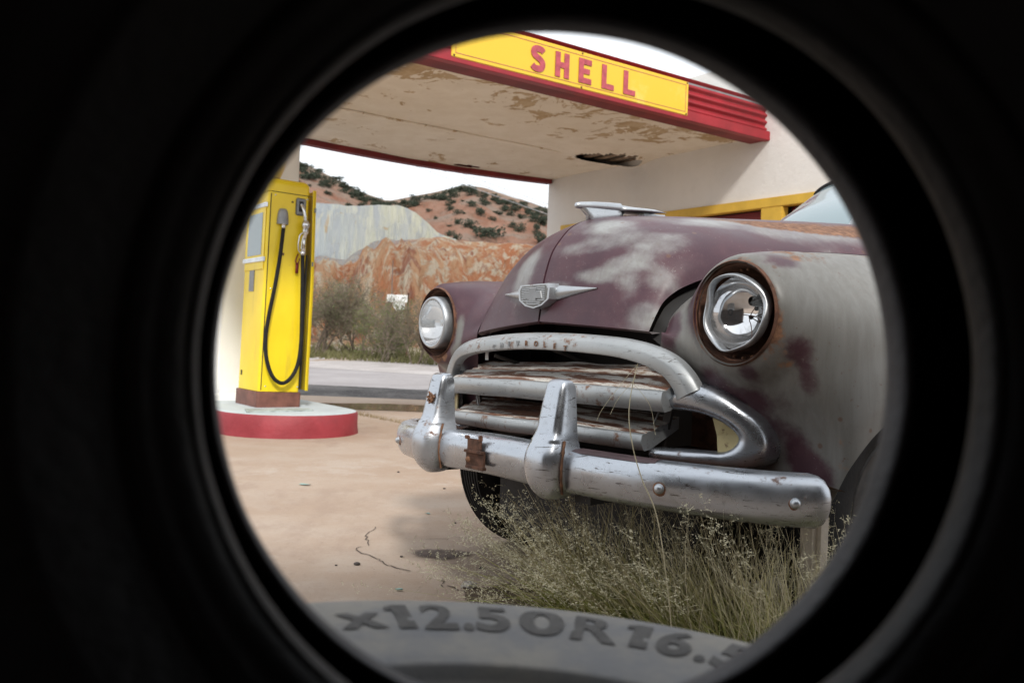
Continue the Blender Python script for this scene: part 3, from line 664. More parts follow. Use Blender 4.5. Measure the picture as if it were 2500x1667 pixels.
# ------------------------------------------------------------------ support column and pump island
isl = tag(empty('pump_island', (-1.75, 7.05, 0)), 'round ended pump island with red kerb and pale blue grey top', 'island')
R_ = .55; out_ = []
for k in range(25):
    a = PI*k/24; out_.append(Vector((0, 0, 0)) - ES*0 + (EQ*math.cos(a) - ES*math.sin(a))*R_)
LNG = ES*4.2
loop = out_ + [p+LNG for p in [(-EQ*R_)*1.0, ]] + [(-EQ*math.cos(PI*k/24) + ES*math.sin(PI*k/24))*R_+LNG for k in range(1, 24)] + [EQ*R_+LNG]
def ring(scale, z): return [((p.x)*1, (p.y)*1, z) if scale == 1 else None for p in loop]
def inset(d): 
    c0 = Vector((0, 0, 0)); res = []
    for p in loop:
        t = max(0, min(4.2, p.dot(ES))); c = ES*t; v = p-c; res.append(c+v*(1-d/R_))
    return res
lp0, lp1, lp2, lp3 = inset(-.01), inset(.0), inset(.012), inset(.03)
IZ = .172
P = [[tuple(p+Vector((0, 0, z))) for p in L_] for L_, z in ((lp0, -.02), (lp1, .06), (lp1, IZ-.02), (lp2, IZ-.004))]
fixn(MB().grid(P, cv=True).obj('kerb_side', M['kerb'], isl))
P = [[tuple(p+Vector((0, 0, z))) for p in L_] for L_, z in ((lp2, IZ-.004), (lp3, IZ))]
b = MB().grid(P, cv=True); n = len(loop); b.f.append(tuple(n+k for k in range(n))); fixn(b.obj('top', M['islandtop'], isl, False))
b = MB(); c0 = Vector((-.02, -.22, IZ+.004))
M['verdigris'] = plain('chipped_grey_green_plate', (.34, .39, .38), .7, 0, .35, 18, .4)
b.add([tuple(c0+ax_x*x+ES*y+Vector((0, 0, z))) for z in (-.004, .006) for x, y in ((-.27, -.09), (.27, -.05), (.30, .12), (-.2, .16))], [(4, 5, 6, 7), (0, 1, 5, 4), (1, 2, 6, 5), (2, 3, 7, 6), (3, 0, 4, 7)]); b.obj('cover_plate', M['verdigris'], isl, False)
col = tag(empty('canopy_column', (-2.42, 8.12, IZ-.005)), 'thick white plastered column holding the canopy behind the pump', 'column')
b = MB(); hw, hd = .34, .30
def cpt(x, y, z): return tuple(ax_x*x+ES*y+Vector((0, 0, z)))
P = [[cpt(sx*w_, sy*d_, z) for sx, sy in ((-1, -1), (1, -1), (1, 1), (-1, 1))] for w_, d_, z in ((hw, hd, 0), (hw, hd, 2.56))]
fixn(b.grid(P, cv=True).obj('shaft', M['pillar'], col, False, bevel=.02))
b = MB(); P = [[cpt(sx*w_, sy*d_, z) for sx, sy in ((-1, -1), (1, -1), (1, 1), (-1, 1))] for w_, d_, z in ((hw+.02, hd+.02, 0), (hw+.02, hd+.02, .05), (hw+.004, hd+.004, .07))]
fixn(b.grid(P, cv=True).obj('foot', M['pillar'], col, False))
# ------------------------------------------------------------------ fuel pump
pump = tag(empty('fuel_pump', (-2.0, 7.1, IZ), .622), 'tall yellow fuel pump with black hose and open side panel', 'fuel pump')
pump.rotation_euler = (0, .018, .622)
PW, PD, PH = .345, .50, 1.84
def rbox(x0, x1, y0, y1, z0, z1, r, rt, n=5):
    """vertical rounded box with a rounded top"""
    rows = []
    def loop_(ins, z):
        L_ = []
        rr = max(.004, r-ins*.5)
        for cx, cy, a0 in ((x1-rr-ins, y1-rr-ins, 0), (x0+rr+ins, y1-rr-ins, PI/2), (x0+rr+ins, y0+rr+ins, PI), (x1-rr-ins, y0+rr+ins, 3*PI/2)):
            for k in range(n+1): a = a0+PI/2*k/n; L_.append((cx+rr*math.cos(a), cy+rr*math.sin(a), z))
        return L_
    rows.append(loop_(0, z0)); rows.append(loop_(0, z1-rt))
    for k in range(1, 7): a = PI/2*k/6; rows.append(loop_(rt*(1-math.cos(a)), z1-rt+rt*math.sin(a)))
    b = MB().grid(rows, cv=True); m_ = len(rows[0]); b.f.append(tuple((len(rows)-1)*m_+k for k in range(m_))); return b
fixn(sharp(rbox(0, PW, 0, PD, .128, PH-.115, .035, .002).obj('housing', M['yellow'], pump)))
fixn(rbox(-.003, PW+.003, -.003, PD+.003, PH-.112, PH, .035, .055).obj('top_cap', M['yellow'], pump))
b = rbox(-.012, PW+.012, -.012, PD+.012, -.005, .125, .025, .004); sharp(fixn(b.obj('plinth', M['brownbase'], pump)))
MB().box((-.004, -.0025, .14), (.002, .001, PH-.13)).box((.0, -.004, PH-.1155), (PW, -.001, PH-.1115)).obj('panel_seam', M['black'], pump, False, (.035-.0, 0, 0)).location = (.02, .0, 0)
# dial side (towards the drive)
b = MB().box((-.006, .03, 1.10), (0, PD-.03, 1.64)); b.obj('dial_frame', M['yellow'], pump, False, bevel=.004)
MB().box((-.009, .09, 1.22), (-.0065, PD-.09, 1.56)).obj('dial_window', M['windshield'], pump, False)
MB().box((-.0062, .10, 1.23), (-.0061, PD-.10, 1.55)).obj('dial_face', M['whitepaint'], pump, False)
for z in (1.165, 1.60):
    o = MB().box((-.016, .015, z), (.0, PD-.015, z+.035)).box((-.02, .015, z+.006), (-.016, PD-.015, z+.012)).box((-.02, .015, z+.022), (-.016, PD-.015, z+.028)).obj('trim_band', M['steel'], pump, False)
MB().box((-.005, .23, .93), (0, .34, 1.10)).obj('rating_plate', M['grey'], pump, False)
MB().box((-.003, .40, .24), (.001, .43, .28)).obj('keyhole', M['black'], pump, False)
# hose side
rng_ = 0
MB().box((.225, -.014, 1.56), (.312, .002, 1.70)).obj('nozzle_boot', M['grey'], pump, False, bevel=.012)
MB().box((.25, -.0145, 1.59), (.288, -.013, 1.675)).obj('nozzle_slot', M['black'], pump, False)
o = MB(); P = []
for k in range(9):
    t = k/8; z = 1.47+.125*t; hw_ = .048*(1-.25*t*t) if t < .8 else .048*(.84-(t-.8)*1.4); P.append([(.122+hw_*math.cos(a), -.002-.05*(1-.3*t)*math.sin(a)*(1 if t < .9 else .6), z) for a in np.linspace(0, PI, 11)])
b = MB().grid(P); b.add([p for p in P[0]], [tuple(range(11))]); fixn(b.obj('hose_outlet', M['grey'], pump))
b = MB().tube([(.122, -.03, 1.475), (.122, -.032, 1.43)], .017, 12); b.obj('hose_ferrule', M['steel'], pump)
HP = crs([(.121, -.034, 1.435), (.10, -.05, 1.22), (.07, -.055, .98), (.035, -.05, .74), (.018, -.05, .56), (.03, -.055, .40), (.085, -.06, .255), (.165, -.062, .20), (.24, -.06, .245), (.293, -.06, .36), (.312, -.055, .54), (.306, -.05, .82), (.295, -.05, 1.10), (.288, -.05, 1.24)], 8)
MB().tube([tuple(p) for p in HP], .0155, 12).obj('hose', M['rubber'], pump)
nz = MB().tube([(.288, -.05, 1.235), (.289, -.05, 1.29)], .021, 14).tube([(.289, -.05, 1.28), (.292, -.05, 1.36), (.296, -.052, 1.42)], [.017, .014, .02], 12)
nz.rev([(0, -.028), (.02, -.022), (.028, 0), (.022, .02), (.03, .035), (.033, .055), (.022, .085), (0, .09)], 14, Matrix.Translation((.297, -.055, 1.43)) @ Matrix.Scale(1, 4))
nz.obj('nozzle_body', M['steel'], pump)
MB().tube([tuple(p) for p in crs([(.296, -.05, 1.50), (.287, -.052, 1.56), (.277, -.045, 1.61), (.268, -.02, 1.645)], 6)], [.014]*19, 10).obj('nozzle_spout', M['steel'], pump)
MB().tube([tuple(p) for p in crs([(.29, -.055, 1.42), (.255, -.058, 1.40), (.243, -.058, 1.33), (.25, -.056, 1.27), (.275, -.052, 1.25)], 5)], .0065, 8).tube([tuple(p) for p in crs([(.285, -.058, 1.40), (.27, -.06, 1.34), (.268, -.06, 1.28)], 5)], .004, 6).obj('trigger_guard', M['steel'], pump)
MB().tube([tuple(p) for p in crs([(.262, -.02, 1.245), (.245, -.035, 1.22), (.24, -.03, 1.18), (.26, -.03, 1.17), (.272, -.03, 1.21)], 4)], .005, 6).box((.245, -.026, 1.09), (.268, -.018, 1.17)).obj('red_seal_tag', M['reddark'], pump)
MB().box((.13, -.003, 1.225), (.15, .001, 1.245)).box((.19, -.003, 1.655), (.205, .001, 1.668)).obj('rust_chip', M['rust'], pump, False)
for x_, z_ in ((.055, .17), (.325, .17), (.055, 1.70), (.325, 1.70), (.055, .95), (.325, .95)): MB().rev([(0, -.004), (.005, -.003), (.007, 0)], 8, Matrix.Translation((x_, 0, z_)) @ Matrix.Rotation(-PI/2, 4, 'X')).obj('panel_screw', M['steel'], pump)
# open rear service panel on the right
b = MB(); P = []
for z in np.linspace(.14, PH-.06, 14):
    t = (z-.14)/(PH-.2); bow = .045*math.sin(PI*min(1, (1-t)*1.5)) if t > .35 else .045*math.sin(PI*.975)*1
    x = PW+.015+.028*(1 if t < .55 else max(0, 1-(t-.55)*1.6))
    P.append([(x, .0, z), (x+.03, .004, z), (x+.034, .12, z), (x+.034, .40, z)])
fixn(b.grid(P).obj('service_panel', M['yellow'], pump))
MB().box((PW+.001, .015, .15), (PW+.013, .42, 1.25)).obj('panel_gap', M['black'], pump, False)
for z_ in (1.60, 1.16): MB().box((PW+.045, -.006, z_), (PW+.058, .01, z_+.035)).obj('panel_latch', M['grey'], pump, False)
# shell shaped glass globe on top: white with a yellow foot
def m_globe():
    m = Mat('white_yellow_globe_glass'); z = m.sep()[2]; f = m.rng(z, .05, .2); c = m.mix(f, (.84, .66, .2), (.86, .86, .83)); return m.fin(c, .3)
rows = []
for k in range(15):
    t = k/14; z = .02+.40*t; wd = (.055+.17*math.sin(min(1, t*1.15)*PI/2)) * math.sqrt(max(0, 1-((t-.45)/.56)**2)) if t > .45 else .055+.17*math.sin(t*1.15*PI/2)
    th = .05+.05*math.sin(PI*t); rows.append([(wd*math.cos(a)*(1+.03*math.cos(9*a)), th*math.sin(a), z) for a in np.linspace(0, 2*PI, 37)[:-1]])
gl = MB().grid(rows, cv=True); gl.f.append(tuple(14*36+k for k in range(36)))
g_o = fixn(gl.obj('globe', m_globe(), pump)); g_o.location = (.125, PD*.5, PH+.015); g_o.rotation_euler = (0, 0, PI/2-.35)
MB().rev([(.0, .03), (.07, .03), (.075, .02), (.085, .012), (.088, 0)], 24, Matrix.Translation((.125, PD*.5, PH-.004))).obj('globe_collar', M['steel'], pump)
# ------------------------------------------------------------------ fence, hanging sign, poles and wires across the road
def fpost(x, y, h, lab):
    z = gz(x, y); t = MB().tube([(0, 0, -.2), (0, 0, h)], .022, 7).obj('fence_post', M['rust'], None, True, (x, y, z)); return tag(t, lab, 'post', 'rusty posts among the bushes')
fpost(-3.15, 26.8, 1.9, 'rusty post left of the clear headlight'); fpost(-5.0, 28.2, 1.6, 'rusty post beside the middle roadside bush')
pole = tag(empty('thin_pole', (-3.98, 29.2, gz(-3.98, 29.2))), 'thin grey pole carrying the white sign above the bushes', 'pole')
MB().tube([(0, 0, -.2), (0, 0, 3.0)], .012, 7).obj('shaft', M['grey'], pole)
hs = tag(empty('hanging_sign', (-3.78, 29.1, 1.75)), 'small white board sign hanging among the roadside bushes', 'sign')
b = MB().box((-.33, -.01, .16), (.33, .01, .40)); b.obj('upper_board', M['whitepaint'], hs, False)
v = [(-.16, .15), (.24, .15), (.26, -.02), (.14, -.14), (-.02, -.12), (-.12, 0)]
b = MB().add([(x, -.01, z) for x, z in v]+[(x, .01, z) for x, z in v], [tuple(range(6)), tuple(range(6, 12))[::-1]]+[(k, k+6, (k+1) % 6+6, (k+1) % 6) for k in range(6)]); fixn(b.obj('lower_board', M['whitepaint'], hs, False))
r5 = random.Random(4); b = MB()
for k in range(9): x = r5.uniform(-.3, .26); z = r5.uniform(-.05, .36); b.box((x, -.0135, z), (x+r5.uniform(.02, .07), -.0115, z+r5.uniform(.02, .06)))
b.obj('faded_marks', M['darkmetal'], hs, False)
def wire(name, a, b_, sagv, r, lab, mat=M['darkmetal']):
    A, B = Vector(a), Vector(b_); pts = [tuple(A.lerp(B, t)-Vector((0, 0, sagv*4*t*(1-t)))) for t in np.linspace(0, 1, 30)]
    return tag(MB().tube(pts, r, 5).obj(name, mat), lab, 'wire', 'overhead wires')
M['wire'] = plain('grey_wire', (.33, .34, .36), .6)
for k, dz in enumerate((0, .42, .75)):
    wire('overhead_wire', (-22, 62, 18.2+dz), (9, 55, 6.6+dz*.8), .5, .018, ['lowest overhead wire crossing in front of the right hill', 'middle overhead wire crossing in front of the right hill', 'topmost overhead wire crossing the pale sky'][k], M['wire'])
wire('fence_rail', (-5.0, 28.1, 1.35), (-1.0, 25.6, 1.15), .05, .02, 'rusty wire strung between posts left of the clear headlight', M['rust'])
# ------------------------------------------------------------------ the old car.  local axes: x = its left, y = rearwards, z = up; y = 0 at the headlights
car = tag(empty('vintage_car', (.146, 2.613, 0)), 'rusty old maroon and grey primer sedan with chrome bumper and smashed left headlight', 'car')
car.matrix_world = Matrix.Translation((.146, 2.613, 0)) @ Matrix.Rotation(-.949, 4, 'Z') @ Matrix.Rotation(-.021, 4, 'Y')
HLX, HLZ = .668, .841
def blobs(V, L):
    """sum of soft ellipsoidal patches; L rows: x,y,z, rx,ry,rz, amount"""
    V = np.asarray(V); o = np.zeros(len(V))
    for x, y, z, rx, ry, rz, a in L:
        d = np.sqrt(((V[:, 0]-x)/rx)**2+((V[:, 1]-y)/ry)**2+((V[:, 2]-z)/rz)**2); o += a*(1-sstep(.35, 1.15, d))
    return o
def streak(V, sc, st_, seed): return np.array([mnoise.fractal(Vector((p[0]*sc*st_[0]+seed, p[1]*sc*st_[1], p[2]*sc*st_[2])), .9, 2., 4) for p in V])
# ---- hood (two halves meeting at a centre seam)
HC = [(-.075, .831), (-.069, .87), (-.064, .91), (-.058, .955), (-.037, 1.021), (-.013, 1.061), (.034, 1.111), (.093, 1.141), (.2, 1.166), (.37, 1.185), (.6, 1.204), (1.0, 1.236), (1.45, 1.262)]
HE = [(.392, -.022, .80), (.394, -.012, .822), (.397, .002, .85), (.394, .028, .88), (.398, .066, .908), (.406, .106, .928), (.416, .156, .946), (.428, .225, .956), (.45, .35, .965), (.475, .52, .972), (.51, .8, .985), (.56, 1.1, 1.0), (.64, 1.45, 1.03)]
# bulge: (pull of the crown outwards, rise of the flank)
HB = [(.02, .004), (.025, .012), (.03, .02), (.04, .04), (.055, .075), (.06, .10), (.065, .12), (.07, .13), (.075, .14), (.08, .145), (.09, .15), (.10, .15), (.11, .14)]
def hood_half(sg):
    rows = []
    for (cy, cz), (ex, ey, ez), (bo, br) in zip(HC, HE, HB):
        C = np.array([0, cy, cz]); E_ = np.array([ex, ey, ez]); t_ = np.linspace(0, 1, 9); r = []
        P1 = C+np.array([ex*.52, (ey-cy)*.18-.012, -.012-.10*br]); P2 = E_+np.array([bo*.12-.022, -(ey-cy)*.22-.004, br*.95])
        for t in t_: r.append((1-t)**3*C+3*(1-t)**2*t*P1+3*(1-t)*t*t*P2+t**3*E_)
        rows.append(r)
    G = patch(rows, 7, 4)
    G[:, :, 0] += .0042; G[:, :, 0] *= sg
    b = MB().grid(G, flip=(sg > 0)); nn, mm = G.shape[:2]
    # folded lip: return edge along the front and the side
    lip = G[0].copy(); l2 = lip+np.array([0, .012, -.006]); l3 = l2+np.array([0, .03, .004]); b.grid(np.array([lip, l2, l3]), flip=(sg < 0))
    sd_ = G[:, -1].copy(); s2 = sd_+np.array([-sg*.012, .004, -.003]); b.grid(np.array([sd_, s2]), flip=(sg > 0))
    ce = G[:, 0].copy(); c2 = ce+np.array([-.0*sg, .014, -.012]); b.grid(np.array([ce, c2]), flip=(sg < 0))
    o = b.obj('hood_half', M['paint'], car); fixn(o)
    V = np.array(b.v)
    st_ = streak(V, 3.2, (1.1, .8, 2.2), 3)
    pr = blobs(V, [(.0*sg, -.04, 1.0, .0, .0, .0, 0)]) if 0 else np.zeros(len(V))
    if sg > 0:
        pr = .06+.7*st_ + .88*blobs(V, HPR)
    else: pr = .05+.35*st_+blobs(V, [(-.12, -.03, .97, .07, .07, .14, .55), (-.2, .1, 1.08, .1, .1, .1, .3)])
    ru = blobs(V, HRU)+.12*sstep(.3, .9, V[:, 1])-.05
    attr_set(o, 'primer', pr); attr_set(o, 'rust', ru); return o
HPR = [(.17, .05, 1.12, .14, .10, .08, .75), (.28, .10, 1.05, .14, .12, .06, .7), (.13, .0, 1.04, .12, .10, .035, .75), (.26, .02, .985, .11, .08, .035, .65), (.36, .06, .93, .05, .06, .06, .55), (.20, -.04, .955, .10, .05, .03, .6),
       (.30, .0, .90, .05, .05, .06, .5), (.06, -.06, .93, .07, .03, .025, .6), (.24, .28, 1.13, .2, .14, .04, .55), (.3, .5, 1.12, .3, .3, .05, .5), (.08, .8, 1.22, .12, .7, .04, .8), (.36, -.01, .84, .06, .05, .05, .35)]
HRU = [(.28, .62, 1.13, .12, .25, .05, .45), (.33, 1.0, 1.12, .16, .5, .07, .5), (.22, .33, 1.15, .05, .06, .04, .3), (.25, .5, 1.17, .12, .2, .05, .35), (.3, .9, 1.16, .25, .5, .06, .42), (.18, .42, 1.175, .1, .1, .04, .3), (.0, -.07, .845, .02, .03, .04, .5), (.2, -.05, .822, .3, .03, .012, .2), (.42, .6, .99, .1, .8, .04, .2), (0, .02, 1.09, .02, .2, .08, .2)]
hood_half(1); hood_half(-1)
def under_strip(name, A_, B_, mat):
    return fixn(MB().grid(np.array([crs(A_, 5), crs(B_, 5)])).obj(name, mat, car))
under_strip('hood_seam_gasket', [(-.012, y+.010, z-.007) for y, z in HC], [(.012, y+.010, z-.007) for y, z in HC], M['rust'])
for sg in (1, -1):
    under_strip('fender_gutter', [(sg*(x-.02), y+.03, z-.012) for x, y, z in HE], [(sg*(x+.07), y+.05, z-.075) for x, y, z in HE], M['black'])
# dark bay under the hood so no light leaks through the seam
# ---- fenders
def arch_z(y, cy=.50, cz=.335, r=.405):
    d = abs(y-cy); return cz+math.sqrt(max(0, r*r-d*d)) if d < r else -1
FG = [  # stations round the nose: crown ... lower edge (7 rows)
 [(.72,1.45,1.035),(.70,1.45,1.04),(.685,1.45,1.04),(.67,1.45,1.04),(.66,1.45,1.04),(.652,1.45,1.038),(.646,1.45,1.035)],
 [(.70,.95,1.025),(.67,.95,1.022),(.64,.95,1.012),(.61,.95,1.002),(.58,.95,.996),(.56,.95,.995),(.545,.95,.996)],
 [(.68,.5,1.018),(.645,.5,1.012),(.61,.5,.998),(.575,.51,.984),(.54,.51,.976),(.505,.52,.973),(.482,.52,.975)],
 [(.675,.26,1.006),(.63,.235,1.0),(.59,.22,.986),(.55,.20,.970),(.51,.19,.958),(.465,.185,.954),(.427,.185,.955)],
 [(.67,.16,.995),(.625,.12,.987),(.58,.09,.968),(.54,.085,.948),(.495,.085,.930),(.45,.085,.922),(.408,.086,.922)],
 [(.668,.13,.990),(.625,.07,.977),(.58,.035,.945),(.53,.022,.905),(.485,.018,.882),(.44,.016,.872),(.404,.020,.873)],
 [(.668,.12,.988),(.635,.045,.970),(.60,.005,.90),(.55,-.008,.845),(.50,-.010,.825),(.45,-.008,.822),(.405,-.004,.83)],
 [(.668,.11,.986),(.65,.03,.966),(.63,-.012,.86),(.585,-.018,.775),(.53,-.018,.755),(.47,-.016,.765),(.404,-.018,.79)],
 [(.668,.11,.986),(.668,.025,.966),(.668,-.016,.85),(.65,-.008,.73),(.60,.02,.67),(.52,.03,.66),(.44,.01,.69)],
 [(.668,.11,.986),(.688,.026,.966),(.715,-.008,.85),(.716,.022,.72),(.70,.088,.60),(.68,.108,.53),(.62,.11,.47)],
 [(.668,.12,.988),(.71,.038,.966),(.765,.022,.85),(.775,.055,.71),(.768,.105,.60),(.762,.125,.52),(.755,.13,.40)],
 [(.669,.14,.992),(.73,.075,.970),(.815,.065,.85),(.83,.085,.71),(.832,.118,.60),(.828,.130,.52),(.822,.130,.40)],
 [(.671,.19,.999),(.75,.15,.975),(.855,.145,.85),(.872,.15,.71),(.876,.150,.61),(.874,.150,.55),(.872,.148,.500)],
 [(.675,.28,1.007),(.765,.25,.978),(.878,.245,.85),(.895,.245,.74),(.898,.245,.655),(.897,.245,.625),(.895,.243,.592)],
 [(.68,.45,1.015),(.775,.43,.98),(.89,.43,.86),(.907,.43,.79),(.911,.43,.735),(.911,.43,.70),(.91,.43,.665)],
 [(.685,.65,1.02),(.78,.65,.98),(.892,.65,.855),(.91,.65,.77),(.914,.65,.72),(.915,.65,.69),(.915,.65,.662)],
 [(.69,.84,1.024),(.79,.84,.982),(.893,.84,.85),(.912,.84,.73),(.916,.84,.64),(.916,.84,.58),(.915,.84,.525)],
 [(.695,.98,1.027),(.795,.98,.983),(.894,.98,.85),(.914,.98,.71),(.917,.98,.58),(.914,.98,.45),(.90,.98,.32)],
 [(.72,1.45,1.035),(.80,1.45,.985),(.893,1.45,.85),(.914,1.45,.71),(.917,1.45,.58),(.914,1.45,.45),(.90,1.45,.30)],
]
LAMP_POLY = [(.405, .505), (.47, .61), (.562, .604), (.607, .59), (.632, .57), (.647, .55), (.645, .535), (.632, .518), (.611, .510), (.5, .507)]
def in_poly(x, z, poly):
    c = False; n = len(poly)
    for i in range(n):
        (x1, z1), (x2, z2) = poly[i], poly[(i+1) % n]
        if (z1 > z) != (z2 > z) and x < (x2-x1)*(z-z1)/(z2-z1)+x1: c = not c
    return c
def fender(sg):
    FGA = np.array(FG); gp = .030 if sg > 0 else .010
    for i_, r_ in enumerate(FGA):
        if sg > 0 and 2 <= i_ <= 6: r_[6, 2] -= .030; r_[5, 2] -= .016; r_[4, 2] -= .006
        if i_ <= 7: r_[6, 0] += gp; r_[5, 0] += gp*.7; r_[4, 0] += gp*.35; r_[6, 1] += .004
    G = patch(FGA, 9, 8); n_, m_ = G.shape[:2]
    X, Y, Z = G[..., 0], G[..., 1], G[..., 2]
    dx, dz = X-HLX, Z-HLZ; rho = np.hypot(dx, dz); front = Y < .2
    # flange round the lamp: pull the skin into a ring
    f = (1-sstep(.118, .175, rho))*front; yf = -.016
    Y[:] = Y*(1-f)+f*np.minimum(yf, 10)
    near_ = (rho < .119)*(rho > .09)*front
    k = np.where(near_, .1175/np.maximum(rho, 1e-6), 1); X[:] = HLX+dx*k; Z[:] = HLZ+dz*k
    G[..., 0] = X*sg
    b = MB(); idx = lambda i, j: i*m_+j
    fs = []
    for i in range(n_-1):
        for j in range(m_-1):
            c = [(i, j), (i+1, j), (i+1, j+1), (i, j+1)]
            if all(rho[p] < .1195 and front[p] for p in c): continue
            if front[c[0]] and in_poly(np.mean([X[p] for p in c]), np.mean([Z[p] for p in c]), LAMP_POLY): continue
            q = [idx(*p) for p in c]; fs.append(tuple(q if sg > 0 else q[::-1]))
    b.add(G.reshape(-1, 3), fs)
    # return lip on the wheel arch and lower edge
    ed = G[:, -1]; inn = ed.copy(); inn[:, 0] -= sg*.02; 
    o = b.obj('front_fender', M['paint2'], car); fixn(o)
    V = np.array(b.v); V0 = V.copy(); V0[:, 0] *= sg
    st_ = streak(V0, 4., (1, 1, .8), 8); rr = np.hypot(V0[:, 0]-HLX, V0[:, 2]-HLZ); fr = V0[:, 1] < .2
    if sg > 0:
        pr = .90+.25*st_ + blobs(V0, [(.70, .02, .57, .10, .12, .05, -.75), (.66, .02, .63, .09, .1, .05, -.85), (.59, .0, .68, .06, .08, .05, -.7), (.76, .08, .51, .06, .1, .08, -.85), (.80, .1, .47, .06, .1, .06, -.7), (.80, .06, .76, .035, .08, .05, -.7), (.81, .06, .69, .03, .08, .05, -.6), (.46, .0, .80, .05, .06, .06, -.75),
                                      (.555, -.005, .86, .05, .05, .10, -.7), (.69, .05, .98, .06, .06, .03, -.45), (.74, .06, .955, .05, .08, .025, -.8), (.70, .0, .70, .03, .05, .04, -.6), (.745, .05, .62, .03, .05, .05, -.5), (.42, -.01, .82, .02, .04, .05, -.4)])
        ru = -.05 + .50*np.exp(-((rr-.122)/.013)**2)*fr + blobs(V0, [(.78, .04, .80, .05, .1, .10, .42), (.75, .05, .72, .07, .1, .05, .42), (.72, .05, .985, .06, .12, .03, .40), (.72, .3, 1.0, .06, .3, .03, .42), (.76, .14, .965, .03, .2, .03, .4), (.86, .13, .5, .03, .05, .10, .45), (.84, .1, .56, .03, .06, .05, .3), (.80, .12, .62, .05, .1, .09, .16), (.86, .2, .72, .05, .15, .12, .12), (.72, .06, .66, .05, .08, .05, .2), (.56, .0, .70, .02, .05, .06, .3), (.8, .07, .87, .03, .06, .06, .25), (.70, .6, 1.02, .05, .5, .02, .3)]) + .12*st_
    else:
        pr = .0+.25*st_ + blobs(V0, [(.52, -.01, .80, .03, .08, .08, .85), (.55, .0, .72, .04, .08, .07, .7), (.50, .01, .93, .05, .03, .02, .5), (.47, .10, .945, .04, .06, .02, .5), (.7, .02, .6, .15, .1, .12, .8), (.6, .02, .66, .1, .1, .05, .7)])
        ru = -.08 + .55*np.exp(-((rr-.125)/.018)**2)*fr + blobs(V0, [(.64, .0, .70, .1, .08, .05, .4), (.64, .06, 1.0, .1, .05, .02, .2)])
    attr_set(o, 'primer', pr); attr_set(o, 'rust', ru)
    fl = MB().rev([(.113, -.004), (.117, -.008), (.1225, -.007), (.1245, 0), (.121, .006)], 56, Matrix.Translation((sg*HLX, -.0165, HLZ)) @ Matrix.Rotation(-PI/2, 4, 'X') @ Matrix.Scale(-1, 4, (0, 0, 1)))
    fixn(fl.obj('lamp_flange', M['rust'], o))
    return o
fender(1); fender(-1)
